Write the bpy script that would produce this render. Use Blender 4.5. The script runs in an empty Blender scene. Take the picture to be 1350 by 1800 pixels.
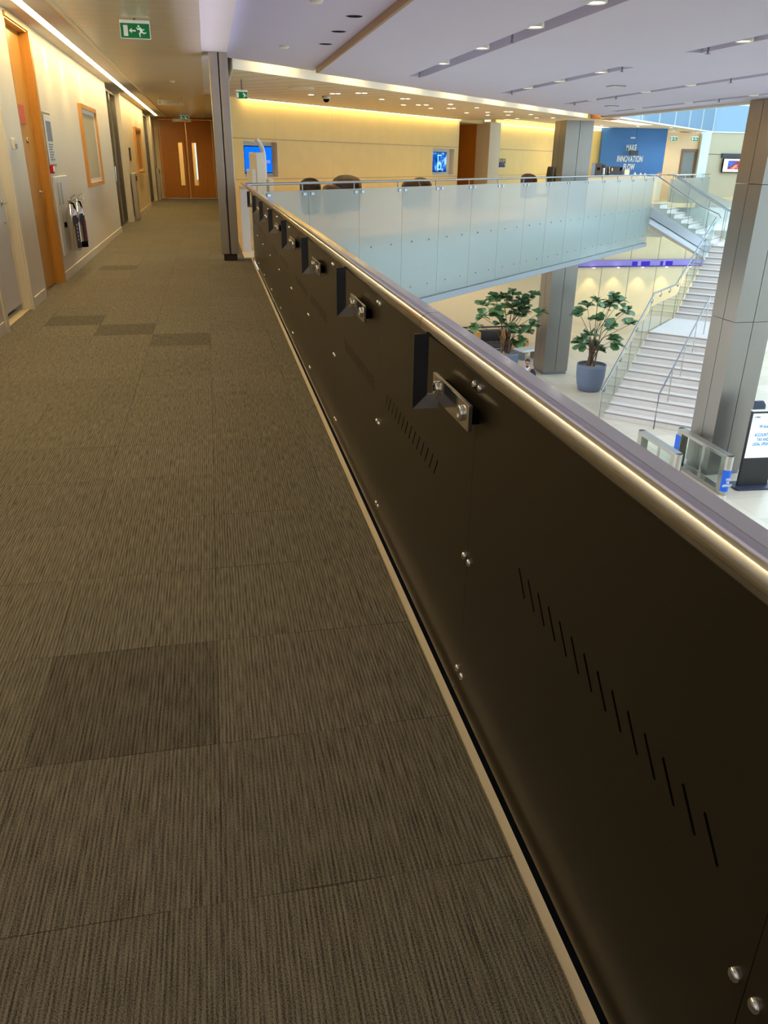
import bpy, bmesh, math, random
from mathutils import Matrix, Vector
random.seed(7)
R = math.radians
SC = bpy.context.scene
COL = SC.collection
H = 1.45                      # eye height above the gallery floor
LOW = -6.05                   # lobby floor level
# ------------------------------------------------------------------ camera
cam = bpy.data.objects.new('camera', bpy.data.cameras.new('camera'))
COL.objects.link(cam)
rx = Vector((0.97934743, -0.20178327, 0.01273294))
ry = Vector((-0.07142828, -0.40421536, -0.91187057))
rz = Vector((0.18914708, 0.89212861, -0.41028031))
cam.matrix_world = Matrix(((rx.x, -ry.x, -rz.x, 0), (rx.y, -ry.y, -rz.y, 0), (rx.z, -ry.z, -rz.z, H), (0, 0, 0, 1)))
cam.data.sensor_fit = 'VERTICAL'; cam.data.sensor_height = 36; cam.data.lens = 1375 * 36 / 1800
cam.data.clip_start = .02; cam.data.clip_end = 300
SC.camera = cam
# ------------------------------------------------------------------ world, exposure
W = bpy.data.worlds.new('daylight'); SC.world = W; W.use_nodes = True
wn = W.node_tree.nodes; bgn = wn['Background']
bgn.inputs['Color'].default_value = (.62, .81, 1, 1); bgn.inputs['Strength'].default_value = 2.9
SC.view_settings.view_transform = 'Standard'; SC.view_settings.look = 'None'
SC.view_settings.exposure = 0.76; SC.view_settings.gamma = 1; SC.view_settings.use_curve_mapping = False
SC.cycles.use_denoising = True
SC.cycles.max_bounces = 8; SC.cycles.diffuse_bounces = 4; SC.cycles.glossy_bounces = 4
SC.cycles.transparent_max_bounces = 16; SC.cycles.transmission_bounces = 6
SC.cycles.caustics_reflective = False; SC.cycles.caustics_refractive = False
SC.cycles.sample_clamp_indirect = 4
WARM = (1, .70, .33)
SOFT = (1, .86, .66)
K_STRIP, K_COVE, K_SLOT, K_SPOT, K_ATR, K_LOW = 22.0, 10.5, 18.0, 25.0, 54.0, 52.0
def lamp(name, kind, loc, energy, color, size=.05, rot=None, **k):
    l = bpy.data.lights.new(name, kind); l.energy = energy; l.color = color
    if kind in ('SPOT', 'POINT'): l.shadow_soft_size = size
    for a, v in k.items(): setattr(l, a, v)
    o = bpy.data.objects.new(name, l); COL.objects.link(o); o.location = loc
    if rot: o.rotation_euler = rot
    return o
# ------------------------------------------------------------------ materials
def lin(c):
    return tuple((x / 12.92 if x <= .04045 else ((x + .055) / 1.055) ** 2.4) for x in [v / 255 for v in c])
MATS = {}
def mat(name, rgb, rough=.5, metal=0, noise=.06, scale=8, spec=.5, emit=None, es=0, stretch=None, bump=0, coat=0):
    m = bpy.data.materials.new(name); m.use_nodes = True
    nt = m.node_tree; b = nt.nodes['Principled BSDF']
    c = lin(rgb)
    tc = nt.nodes.new('ShaderNodeTexCoord'); nz = nt.nodes.new('ShaderNodeTexNoise')
    nz.inputs['Scale'].default_value = scale; nz.inputs['Detail'].default_value = 3
    src = tc.outputs['Object']
    if stretch:
        mp = nt.nodes.new('ShaderNodeMapping'); mp.inputs['Scale'].default_value = stretch
        nt.links.new(src, mp.inputs['Vector']); src = mp.outputs['Vector']
    nt.links.new(src, nz.inputs['Vector'])
    mx = nt.nodes.new('ShaderNodeMix'); mx.data_type = 'RGBA'
    mx.inputs[6].default_value = tuple(x * (1 - noise) for x in c) + (1,)
    mx.inputs[7].default_value = tuple(min(1, x * (1 + noise)) for x in c) + (1,)
    nt.links.new(nz.outputs['Fac'], mx.inputs[0]); nt.links.new(mx.outputs[2], b.inputs['Base Color'])
    b.inputs['Roughness'].default_value = rough; b.inputs['Metallic'].default_value = metal
    b.inputs['Specular IOR Level'].default_value = spec
    b.inputs['Coat Weight'].default_value = coat
    if emit:
        b.inputs['Emission Color'].default_value = lin(emit) + (1,); b.inputs['Emission Strength'].default_value = es
    if bump:
        bp = nt.nodes.new('ShaderNodeBump'); bp.inputs['Strength'].default_value = bump; bp.inputs['Distance'].default_value = .003
        nt.links.new(nz.outputs['Fac'], bp.inputs['Height']); nt.links.new(bp.outputs['Normal'], b.inputs['Normal'])
    MATS[name] = m
    return m
def emis(name, rgb, strength):
    m = bpy.data.materials.new(name); m.use_nodes = True; nt = m.node_tree
    nt.nodes.clear(); o = nt.nodes.new('ShaderNodeOutputMaterial'); e = nt.nodes.new('ShaderNodeEmission')
    e.inputs['Color'].default_value = tuple(rgb) + (1,); e.inputs['Strength'].default_value = strength
    nt.links.new(e.outputs[0], o.inputs[0]); MATS[name] = m
    return m
def mth(nt, op, a, b=None, c=None):
    n = nt.nodes.new('ShaderNodeMath'); n.operation = op
    for i, v in enumerate((a, b, c)):
        if v is None: continue
        if isinstance(v, (int, float)): n.inputs[i].default_value = v
        else: nt.links.new(v, n.inputs[i])
    return n.outputs[0]
def glassy(name, tint, trans, rough=.05, diffuse=None, frost=0, refl=.12):
    """thin sheet: straight-through transparency + reflection (+ a frosted, light-scattering share)"""
    m = bpy.data.materials.new(name); m.use_nodes = True; nt = m.node_tree; nt.nodes.clear()
    o = nt.nodes.new('ShaderNodeOutputMaterial'); t = nt.nodes.new('ShaderNodeBsdfTransparent'); g = nt.nodes.new('ShaderNodeBsdfGlossy')
    t.inputs['Color'].default_value = tuple(tint) + (1,); g.inputs['Roughness'].default_value = rough
    lw = nt.nodes.new('ShaderNodeLayerWeight'); lw.inputs['Blend'].default_value = .5
    mx = nt.nodes.new('ShaderNodeMixShader')
    nt.links.new(mth(nt, 'MULTIPLY_ADD', mth(nt, 'POWER', lw.outputs['Facing'], 4.0), .75 * min(1, refl * 4), .03), mx.inputs[0])
    base = t.outputs[0]
    if frost:
        d = nt.nodes.new('ShaderNodeBsdfDiffuse'); tl = nt.nodes.new('ShaderNodeBsdfTranslucent')
        d.inputs['Color'].default_value = tuple(diffuse) + (1,); tl.inputs['Color'].default_value = tuple(diffuse) + (1,)
        a = nt.nodes.new('ShaderNodeMixShader'); a.inputs[0].default_value = .5
        nt.links.new(d.outputs[0], a.inputs[1]); nt.links.new(tl.outputs[0], a.inputs[2])
        b = nt.nodes.new('ShaderNodeMixShader'); b.inputs[0].default_value = frost
        nt.links.new(t.outputs[0], b.inputs[1]); nt.links.new(a.outputs[0], b.inputs[2]); base = b.outputs[0]
    nt.links.new(base, mx.inputs[1]); nt.links.new(g.outputs[0], mx.inputs[2]); nt.links.new(mx.outputs[0], o.inputs[0])
    MATS[name] = m
    return m
def node_mat(name):
    m = bpy.data.materials.new(name); m.use_nodes = True; MATS[name] = m
    return m, m.node_tree, m.node_tree.nodes['Principled BSDF']
def mixc(nt, f, a, b):
    n = nt.nodes.new('ShaderNodeMix'); n.data_type = 'RGBA'
    for i, v in ((0, f), (6, a), (7, b)):
        if isinstance(v, tuple): n.inputs[i].default_value = v + (1,)
        elif isinstance(v, (int, float)): n.inputs[i].default_value = v
        else: nt.links.new(v, n.inputs[i])
    return n.outputs[2]

DARK_TILES = ((0, 0), (-1, 11), (-2, 12), (-2, 20), (0, 10))
def carpet_material():
    m, nt, b = node_mat('carpet_tiles')
    tc = nt.nodes.new('ShaderNodeTexCoord'); sp = nt.nodes.new('ShaderNodeSeparateXYZ')
    nt.links.new(tc.outputs['Object'], sp.inputs[0])
    T = .508
    u = mth(nt, 'DIVIDE', mth(nt, 'ADD', sp.outputs[0], .588), T); v = mth(nt, 'DIVIDE', mth(nt, 'SUBTRACT', sp.outputs[1], 1.73), T)
    iu = mth(nt, 'FLOOR', u); iv = mth(nt, 'FLOOR', v); fu = mth(nt, 'FRACT', u); fv = mth(nt, 'FRACT', v)
    cb = nt.nodes.new('ShaderNodeCombineXYZ'); nt.links.new(iu, cb.inputs[0]); nt.links.new(iv, cb.inputs[1])
    wh = nt.nodes.new('ShaderNodeTexWhiteNoise'); nt.links.new(cb.outputs[0], wh.inputs['Vector'])
    # stripes of pile running along the corridor, broken up lengthwise
    def nz(sx, sy, det):
        mp = nt.nodes.new('ShaderNodeMapping'); mp.inputs['Scale'].default_value = (sx, sy, 1)
        n = nt.nodes.new('ShaderNodeTexNoise'); n.inputs['Scale'].default_value = 1; n.inputs['Detail'].default_value = det
        off = nt.nodes.new('ShaderNodeVectorMath'); off.operation = 'MULTIPLY_ADD'
        nt.links.new(cb.outputs[0], off.inputs[0]); off.inputs[1].default_value = (3.7, 5.3, 0); nt.links.new(tc.outputs['Object'], off.inputs[2])
        nt.links.new(off.outputs[0], mp.inputs[0]); nt.links.new(mp.outputs[0], n.inputs['Vector'])
        return n.outputs['Fac']
    n1 = nz(190, 10, 2); n2 = nz(400, 300, 1); n3 = nz(90, 2.0, 1)
    rib = mth(nt, 'MULTIPLY_ADD', mth(nt, 'SINE', mth(nt, 'ADD', mth(nt, 'MULTIPLY', sp.outputs[0], 6.2832 / .0108), mth(nt, 'MULTIPLY', n3, 5.0))), .5, .5)
    s = mth(nt, 'ADD', mth(nt, 'MULTIPLY', n1, .36), mth(nt, 'ADD', mth(nt, 'MULTIPLY', n2, .52), mth(nt, 'MULTIPLY', rib, .12)))
    ramp = nt.nodes.new('ShaderNodeMapRange'); nt.links.new(s, ramp.inputs[0])
    ramp.inputs[1].default_value = .36; ramp.inputs[2].default_value = .64; ramp.clamp = True
    base = mixc(nt, ramp.outputs[0], lin((66, 62, 53)), lin((154, 146, 124)))
    # odd tiles are darker replacements
    dark = None
    for ti, tj in DARK_TILES:
        t0 = mth(nt, 'MULTIPLY', mth(nt, 'COMPARE', iu, ti, .1), mth(nt, 'COMPARE', iv, tj, .1))
        dark = t0 if dark is None else mth(nt, 'MAXIMUM', dark, t0)
    keep = mth(nt, 'SUBTRACT', 1, mth(nt, 'MULTIPLY', dark, .27))
    tone = mth(nt, 'MULTIPLY', keep, mth(nt, 'ADD', .955, mth(nt, 'MULTIPLY', wh.outputs['Value'], .09)))
    eu = mth(nt, 'MINIMUM', fu, mth(nt, 'SUBTRACT', 1, fu)); ev = mth(nt, 'MINIMUM', fv, mth(nt, 'SUBTRACT', 1, fv))
    wn2 = nt.nodes.new('ShaderNodeTexNoise'); wn2.inputs['Scale'].default_value = 2.3; nt.links.new(tc.outputs['Object'], wn2.inputs['Vector'])
    wide = mth(nt, 'MULTIPLY', mth(nt, 'SUBTRACT', wn2.outputs['Fac'], .40), .020)
    seam = mth(nt, 'LESS_THAN', mth(nt, 'MINIMUM', eu, ev), mth(nt, 'MAXIMUM', wide, .0006))
    tone = mth(nt, 'MULTIPLY', tone, mth(nt, 'SUBTRACT', 1, mth(nt, 'MULTIPLY', seam, .52)))
    vm = nt.nodes.new('ShaderNodeVectorMath'); vm.operation = 'SCALE'; nt.links.new(base, vm.inputs[0]); nt.links.new(tone, vm.inputs[3])
    nt.links.new(vm.outputs[0], b.inputs['Base Color']); b.inputs['Roughness'].default_value = .95; b.inputs['Specular IOR Level'].default_value = .15
    bp = nt.nodes.new('ShaderNodeBump'); bp.inputs['Strength'].default_value = .6; bp.inputs['Distance'].default_value = .004
    nt.links.new(s, bp.inputs['Height']); nt.links.new(bp.outputs[0], b.inputs['Normal'])
    return m
def grooved(name, rgb, axis, pitch, width, dark, rough=.5, metal=0, off=0, spec=.5, rot=0):
    """flat surface crossed by fine parallel joints"""
    m, nt, b = node_mat(name)
    tc = nt.nodes.new('ShaderNodeTexCoord'); src = tc.outputs['Object']
    if rot:
        mp = nt.nodes.new('ShaderNodeMapping'); mp.inputs['Rotation'].default_value = (0, 0, rot)
        nt.links.new(src, mp.inputs['Vector']); src = mp.outputs['Vector']
    sp = nt.nodes.new('ShaderNodeSeparateXYZ'); nt.links.new(src, sp.inputs[0])
    f = mth(nt, 'FRACT', mth(nt, 'ADD', mth(nt, 'DIVIDE', sp.outputs[axis], pitch), off + 50))
    g = mth(nt, 'LESS_THAN', f, width / pitch)
    n = nt.nodes.new('ShaderNodeTexNoise'); n.inputs['Scale'].default_value = 2.5; nt.links.new(tc.outputs['Object'], n.inputs['Vector'])
    c = lin(rgb); base = mixc(nt, n.outputs['Fac'], tuple(x * .94 for x in c), tuple(min(1, x * 1.06) for x in c))
    nt.links.new(mixc(nt, g, base, tuple(x * dark for x in c)), b.inputs['Base Color'])
    b.inputs['Roughness'].default_value = rough; b.inputs['Metallic'].default_value = metal; b.inputs['Specular IOR Level'].default_value = spec
    return m
def stone_tiles(name, rgb, T, rough=.25):
    m, nt, b = node_mat(name)
    tc = nt.nodes.new('ShaderNodeTexCoord'); sp = nt.nodes.new('ShaderNodeSeparateXYZ'); nt.links.new(tc.outputs['Object'], sp.inputs[0])
    u = mth(nt, 'DIVIDE', sp.outputs[0], T); v = mth(nt, 'DIVIDE', sp.outputs[1], T)
    cb = nt.nodes.new('ShaderNodeCombineXYZ'); nt.links.new(mth(nt, 'FLOOR', u), cb.inputs[0]); nt.links.new(mth(nt, 'FLOOR', v), cb.inputs[1])
    wh = nt.nodes.new('ShaderNodeTexWhiteNoise'); nt.links.new(cb.outputs[0], wh.inputs['Vector'])
    n = nt.nodes.new('ShaderNodeTexNoise'); n.inputs['Scale'].default_value = 1.6; n.inputs['Detail'].default_value = 6; n.inputs['Distortion'].default_value = 1.5
    nt.links.new(tc.outputs['Object'], n.inputs['Vector'])
    c = lin(rgb)
    f = mth(nt, 'ADD', mth(nt, 'MULTIPLY', wh.outputs['Value'], .5), mth(nt, 'MULTIPLY', n.outputs['Fac'], .5))
    base = mixc(nt, f, tuple(x * .80 for x in c), tuple(min(1, x * 1.14) for x in c))
    fu = mth(nt, 'FRACT', u); fv = mth(nt, 'FRACT', v)
    seam = mth(nt, 'LESS_THAN', mth(nt, 'MINIMUM', fu, fv), .008)
    nt.links.new(mixc(nt, seam, base, tuple(x * .6 for x in c)), b.inputs['Base Color']); b.inputs['Roughness'].default_value = rough
    return m
def wood(name, rgb, rough=.4, axis=2):
    m, nt, b = node_mat(name)
    tc = nt.nodes.new('ShaderNodeTexCoord'); mp = nt.nodes.new('ShaderNodeMapping')
    s = [14, 14, 14]; s[axis] = .7; mp.inputs['Scale'].default_value = s; nt.links.new(tc.outputs['Object'], mp.inputs[0])
    n = nt.nodes.new('ShaderNodeTexNoise'); n.inputs['Scale'].default_value = 1.5; n.inputs['Detail'].default_value = 5; n.inputs['Distortion'].default_value = .6
    nt.links.new(mp.outputs[0], n.inputs['Vector']); c = lin(rgb)
    nt.links.new(mixc(nt, n.outputs['Fac'], tuple(x * .80 for x in c), tuple(min(1, x * 1.18) for x in c)), b.inputs['Base Color'])
    b.inputs['Roughness'].default_value = rough
    return m
def screen(name, a, bcol, strength, scale=2.0, blob=None):
    """lit display showing a soft two-tone picture"""
    m = bpy.data.materials.new(name); m.use_nodes = True; nt = m.node_tree; nt.nodes.clear()
    o = nt.nodes.new('ShaderNodeOutputMaterial'); e = nt.nodes.new('ShaderNodeEmission'); e.inputs['Strength'].default_value = strength
    tc = nt.nodes.new('ShaderNodeTexCoord'); n = nt.nodes.new('ShaderNodeTexNoise'); n.inputs['Scale'].default_value = scale
    nt.links.new(tc.outputs['Object'], n.inputs['Vector'])
    rp = nt.nodes.new('ShaderNodeValToRGB'); nt.links.new(n.outputs['Fac'], rp.inputs[0])
    rp.color_ramp.elements[0].position = .35; rp.color_ramp.elements[1].position = .65
    rp.color_ramp.elements[0].color = lin(a) + (1,); rp.color_ramp.elements[1].color = lin(bcol) + (1,)
    if blob:
        el = rp.color_ramp.elements.new(.52); el.color = lin(blob) + (1,)
    nt.links.new(rp.outputs[0], e.inputs[0]); nt.links.new(e.outputs[0], o.inputs[0]); MATS[name] = m
    return m

M_carpet = carpet_material()
M_cream = mat('cream_paint', (226, 214, 188), .75, noise=.025, scale=3, spec=.3)
M_white = mat('white_paint', (226, 220, 206), .6, noise=.02, spec=.3)
M_base = mat('skirting_gloss', (228, 218, 196), .35, noise=.02)
M_plaster = mat('ceiling_plaster', (214, 208, 198), .85, noise=.02, scale=2, spec=.2)
M_atr = mat('lavender_lit_plaster', (202, 197, 216), .8, noise=.02, scale=1, spec=.25)  # lavender cast of the light put into the plaster colour
M_metalceil = grooved('metal_ceiling_planks', (228, 220, 198), 1, .30, .012, .78, .32, .35)
M_raft = grooved('slatted_ceiling', (224, 212, 182), 0, .60, .040, .48, .6, 0, rot=R(-45))
M_wallpanel = grooved('cream_wall_panels', (224, 196, 116), 0, 2.44, .012, .8, .5, rot=R(-45))
M_lowpanel = grooved('lobby_wall_panels', (238, 222, 180), 0, 1.55, .05, .55, .5, 0, .35)
M_peach = mat('peach_panel', (236, 204, 158), .55, noise=.03, scale=2)
M_timber = wood('oak_veneer', (198, 140, 60), .35)
M_timberd = wood('dark_oak_veneer', (196, 124, 34), .4)
M_brown = wood('brown_door_frame', (124, 88, 52), .45)
M_picwood = wood('light_oak_frame', (206, 146, 74), .4)
M_panel = mat('black_bronze_metal', (70, 62, 48), .36, .62, noise=.04, scale=60, spec=.5)
M_black = mat('matt_black', (9, 9, 9), .8, spec=.1)
M_steel = mat('brushed_steel', (190, 186, 178), .19, 1, noise=.05, scale=4, stretch=(40, 2, 40))
M_bracket_shaded = mat('bracket_steel_shaded', (84, 88, 96), .34, 1, noise=.05)  # bracket upright: shade on the steel put into a darker colour
M_bracket_lit = mat('bracket_steel_lit', (168, 166, 166), .5, .4, noise=.03)  # bracket arm: same steel, with its lit look put into the colour
M_rail = mat('satin_rail_steel', (222, 218, 214), .11, 1, noise=.006, scale=3)
M_steelm = mat('mid_steel', (138, 140, 144), .32, 1, noise=.05, scale=10)
M_steeld = mat('dark_polished_steel', (130, 132, 136), .36, 1, noise=.05, scale=10)
M_chrome = mat('polished_chrome', (226, 224, 220), .10, 1, noise=.02)
M_clad = mat('column_cladding', (182, 176, 168), .34, .85, noise=.05, scale=3, stretch=(10, 10, .6))
M_joint = mat('cladding_joint', (60, 56, 52), .6, .3)
M_trim = mat('cream_metal_trim', (240, 218, 174), .45, .1, noise=.03)
M_glass = glassy('clear_glass', (.93, .97, .96), 1, .02, refl=.25)
M_glass2 = glassy('low_reflection_glass', (.88, .92, .88), 1, .05, refl=.06)
M_frost = glassy('frosted_glass', (.80, .82, .79), 1, .25, (.62, .66, .64), .42, .12)
M_tint = glassy('blue_tinted_glass', (.33, .40, .44), 1, .05, refl=.12)
M_blueglass = glassy('blue_spandrel_glass', (.45, .58, .70), 1, .08, (.30, .40, .48), .85, .2)
M_slabw = mat('white_fascia', (226, 230, 228), .5, noise=.02)
M_rib = grooved('ribbed_grille', (150, 156, 160), 2, .035, .014, .45, .45, .3)
M_soffit = mat('pale_soffit_metal', (200, 206, 214), .3, .5, noise=.02)
M_lobby = stone_tiles('lobby_limestone', (218, 204, 184), 1.2, .3)
M_bridgefloor = stone_tiles('bridge_stone', (214, 186, 140), .9, .3)
M_marble = mat('white_marble', (226, 222, 220), .3, noise=.14, scale=2.5)
M_step = mat('pale_stone_step', (222, 212, 206), .45, noise=.07, scale=5)
M_riserband = mat('taupe_riser_band', (164, 146, 136), .6, noise=.06)
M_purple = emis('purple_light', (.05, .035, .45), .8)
M_strip = emis('warm_led_strip', (1, .735, .35), K_STRIP)
M_cove = emis('warm_cove_light', (1, .75, .37), K_COVE)
M_slot = emis('warm_slot_light', (1, .67, .25), K_SLOT)
M_down = emis('downlight_lens', (1, .86, .62), 8)
M_downw = emis('white_downlight_lens', (1, .96, .90), 9)
M_bluewall = mat('deep_blue_wall', (58, 112, 172), .6, noise=.03)
M_letter = mat('white_lettering', (240, 240, 236), .6)
M_navy = mat('navy_lettering', (32, 44, 100), .5)
M_green = mat('exit_green', (0, 116, 62), .45, emit=(0, 128, 70), es=.12)
M_signw = mat('sign_white', (236, 240, 236), .45, emit=(235, 240, 235), es=.12)
M_red = mat('red_plastic', (186, 28, 24), .4)
M_notice = mat('red_notice_board', (202, 92, 66), .6)
M_label = mat('navy_label', (58, 62, 84), .45)
M_grey = mat('grey_plastic', (118, 118, 122), .5)
M_darkgrey = mat('charcoal_plastic', (44, 42, 42), .5)
M_chair = mat('brown_leather', (58, 44, 34), .45, noise=.1)
M_sofa = mat('charcoal_upholstery', (62, 60, 62), .8, noise=.1)
M_tan = wood('tan_sofa_frame', (198, 142, 70), .5, 0)
M_pot = mat('slate_planter', (104, 112, 132), .55, noise=.04)
M_soil = mat('pale_gravel', (176, 162, 146), .9, noise=.3, scale=60)
M_leaf = mat('fig_leaf', (94, 128, 84), .34, noise=.35, scale=3)
M_bark = mat('bark', (104, 76, 58), .85, noise=.2, scale=30)
M_paper = mat('paper', (226, 222, 204), .7, noise=.03)
M_art = mat('pale_print', (206, 196, 156), .55, noise=.12, scale=4, coat=.6)
M_artb = mat('ochre_print', (176, 132, 66), .55, noise=.15, scale=3)
M_skin = mat('skin', (176, 124, 98), .55, noise=.06)
M_suit = mat('navy_suit', (30, 33, 46), .8, noise=.1)
M_shirt = mat('white_shirt', (226, 228, 234), .7)
M_hair = mat('dark_hair', (34, 24, 20), .7, noise=.2, scale=60)
M_blue = emis('blue_screen', lin((10, 96, 250)), 1.0)
M_pale = emis('pale_screen', lin((206, 240, 250)), 1.0)
M_sbluewrap = mat('blue_vinyl_wrap', (20, 92, 210), .4, emit=(20, 92, 210), es=.15)
M_scr2 = screen('blue_picture_screen', (12, 48, 110), (150, 200, 230), .9, 3.5, (30, 96, 190))
M_scr3 = screen('colour_picture_screen', (40, 120, 220), (240, 150, 130), 1.0, 2.6, (120, 50, 60))
M_whitescr = emis('white_screen', (.95, .95, .97), .95)
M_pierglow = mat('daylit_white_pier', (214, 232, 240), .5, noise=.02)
# ------------------------------------------------------------------ mesh builder
class MB:
    def __init__(s, M=None): s.v = []; s.f = []; s.sm = []; s.M = M or Matrix()
    def add(s, vs, fs, smooth=False):
        n = len(s.v); s.v += [tuple(s.M @ Vector(p)) for p in vs]
        s.f += [tuple(i + n for i in f) for f in fs]; s.sm += [smooth] * len(fs); return s
    def box(s, x0, x1, y0, y1, z0, z1, bev=0):
        if bev:
            b = min(bev, (x1 - x0) / 2.01, (y1 - y0) / 2.01, (z1 - z0) / 2.01)
            bm = bmesh.new(); bmesh.ops.create_cube(bm, size=1)
            for v in bm.verts: v.co = Vector(((x0 + x1) / 2 + v.co.x * (x1 - x0), (y0 + y1) / 2 + v.co.y * (y1 - y0), (z0 + z1) / 2 + v.co.z * (z1 - z0)))
            bmesh.ops.bevel(bm, geom=bm.edges[:], offset=b, segments=2, profile=.5, affect='EDGES')
            bm.verts.index_update(); s.add([v.co[:] for v in bm.verts], [[v.index for v in f.verts] for f in bm.faces]); bm.free(); return s
        return s.add([(x0, y0, z0), (x1, y0, z0), (x1, y1, z0), (x0, y1, z0), (x0, y0, z1), (x1, y0, z1), (x1, y1, z1), (x0, y1, z1)],
                     [(0, 3, 2, 1), (4, 5, 6, 7), (0, 1, 5, 4), (1, 2, 6, 5), (2, 3, 7, 6), (3, 0, 4, 7)])
    def prism(s, poly, axis, a, b, smooth=False):
        """extrude a 2-D outline along axis (0,1,2) from a to b"""
        def P(p, t): q = list(p); q.insert(axis, t); return tuple(q)
        n = len(poly); vs = [P(p, a) for p in poly] + [P(p, b) for p in poly]
        s.add(vs, [tuple(range(n - 1, -1, -1)), tuple(range(n, 2 * n))])
        s.add(vs, [(i, (i + 1) % n, (i + 1) % n + n, i + n) for i in range(n)], smooth); return s
    def tube(s, pts, r, seg=10, cap=True, radii=None):
        pts = [Vector(p) for p in pts]; rings = []
        for i, p in enumerate(pts):
            d = (pts[min(i + 1, len(pts) - 1)] - pts[max(i - 1, 0)]).normalized()
            if 0 < i < len(pts) - 1:
                d0 = (p - pts[i - 1]).normalized(); d1 = (pts[i + 1] - p).normalized(); k = 1 / max(.35, math.cos(d0.angle(d1) / 2))
            else: k = 1
            up = Vector((0, 0, 1)) if abs(d.z) < .95 else Vector((1, 0, 0))
            a = d.cross(up).normalized(); b = a.cross(d).normalized(); rr = radii[i] if radii else r
            rings.append([p + (a * math.cos(2 * math.pi * j / seg) + b * math.sin(2 * math.pi * j / seg) * (k if abs(d.z) < .95 else 1)) * rr for j in range(seg)])
        vs = [q[:] for rg in rings for q in rg]; fs = []
        for i in range(len(pts) - 1):
            for j in range(seg): fs.append((i * seg + j, i * seg + (j + 1) % seg, (i + 1) * seg + (j + 1) % seg, (i + 1) * seg + j))
        s.add(vs, fs, True)
        if cap: s.add(vs, [tuple(range(seg - 1, -1, -1)), tuple(range((len(pts) - 1) * seg, len(pts) * seg))])
        return s
    def lathe(s, prof, cx=0, cy=0, seg=24, z0=0):
        vs = []; fs = []
        for r, z in prof:
            for j in range(seg): t = 2 * math.pi * j / seg; vs.append((cx + r * math.cos(t), cy + r * math.sin(t), z0 + z))
        for i in range(len(prof) - 1):
            for j in range(seg): fs.append((i * seg + j, i * seg + (j + 1) % seg, (i + 1) * seg + (j + 1) % seg, (i + 1) * seg + j))
        s.add(vs, fs, True)
        s.add(vs, [tuple(range(seg - 1, -1, -1)), tuple(range((len(prof) - 1) * seg, len(prof) * seg))]); return s
    def ball(s, c, r, seg=12, rings=8):
        rx_, ry_, rz_ = (r, r, r) if isinstance(r, (int, float)) else r
        vs = [(c[0], c[1], c[2] + rz_)]; fs = []
        for i in range(1, rings):
            t = math.pi * i / rings
            for j in range(seg): p = 2 * math.pi * j / seg; vs.append((c[0] + rx_ * math.sin(t) * math.cos(p), c[1] + ry_ * math.sin(t) * math.sin(p), c[2] + rz_ * math.cos(t)))
        vs.append((c[0], c[1], c[2] - rz_)); L = len(vs) - 1
        for j in range(seg): fs.append((0, 1 + j, 1 + (j + 1) % seg))
        for i in range(rings - 2):
            for j in range(seg): a = 1 + i * seg; fs.append((a + j, a + seg + j, a + seg + (j + 1) % seg, a + (j + 1) % seg))
        a = 1 + (rings - 2) * seg
        for j in range(seg): fs.append((L, a + (j + 1) % seg, a + j))
        return s.add(vs, fs, True)
    def mesh(s, name, m):
        me = bpy.data.meshes.new(name); me.from_pydata(s.v, [], s.f); me.materials.append(m)
        me.polygons.foreach_set('use_smooth', s.sm)
        bm = bmesh.new(); bm.from_mesh(me); bmesh.ops.recalc_face_normals(bm, faces=bm.faces); bm.to_mesh(me); bm.free()
        me.update(); return me
    def obj(s, name, m, parent=None):
        o = bpy.data.objects.new(name, s.mesh(name, m)); COL.objects.link(o)
        if parent: o.parent = parent
        return o
def tag(o, label=None, cat=None, group=None, kind=None):
    if label: o['label'] = label
    if cat: o['category'] = cat
    if group: o['group'] = group
    if kind: o['kind'] = kind
    return o
def thing(name, label, cat, loc=(0, 0, 0), rz=0, group=None, kind=None):
    o = bpy.data.objects.new(name, None); COL.objects.link(o); o.empty_display_size = .1
    o.location = loc; o.rotation_euler = (0, 0, rz)
    return tag(o, label, cat, group, kind)
def struct(o): o['kind'] = 'structure'; return o
def copy_tree(o, parent=None):
    c = o.copy(); COL.objects.link(c); c.parent = parent
    for ch in list(o.children): copy_tree(ch, c)
    return c
def text(body, size, m, parent, loc, rot, name='lettering', sx=1, align='CENTER', ext=.004, bold=0, shear=0, gap=1):
    cu = bpy.data.curves.new(name, 'FONT'); cu.body = body; cu.size = size; cu.align_x = align; cu.align_y = 'CENTER'
    cu.extrude = ext; cu.offset = bold; cu.shear = shear; cu.space_character = gap
    t = bpy.data.objects.new(name, cu); COL.objects.link(t)
    dg = bpy.context.evaluated_depsgraph_get(); me = bpy.data.meshes.new_from_object(t.evaluated_get(dg))
    bpy.data.objects.remove(t); bpy.data.curves.remove(cu)
    me.materials.clear(); me.materials.append(m)
    o = bpy.data.objects.new(name, me); COL.objects.link(o); o.parent = parent
    o.location = loc; o.rotation_euler = rot; o.scale = (sx, 1, 1)
    return o
B45 = Matrix.Translation((0, 14.3, 0)) @ Matrix.Rotation(R(45), 4, 'Z')   # bridge frame: x along the balustrade, y away from the void
S2 = 2 ** .5
# ================================================================== CORRIDOR SHELL
XW = -1.87
struct(MB().box(XW - .3, .572, -3, 33.6, -.28, 0).obj('floor', M_carpet))
tr = MB().box(.572, .594, -3, 13.1, -.02, .006).obj('trim_1', M_trim); struct(tr)
w = MB(); w.box(.594, .60, -3, 13.1, -.30, -.06); w.box(.60, .70, -3, 13.1, -.30, -.17); struct(w.obj('trim_2', M_black))
struct(MB().box(.572, .62, 13.1, 33.6, -.28, 0).obj('floor_beside_bridge', M_carpet))
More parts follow.
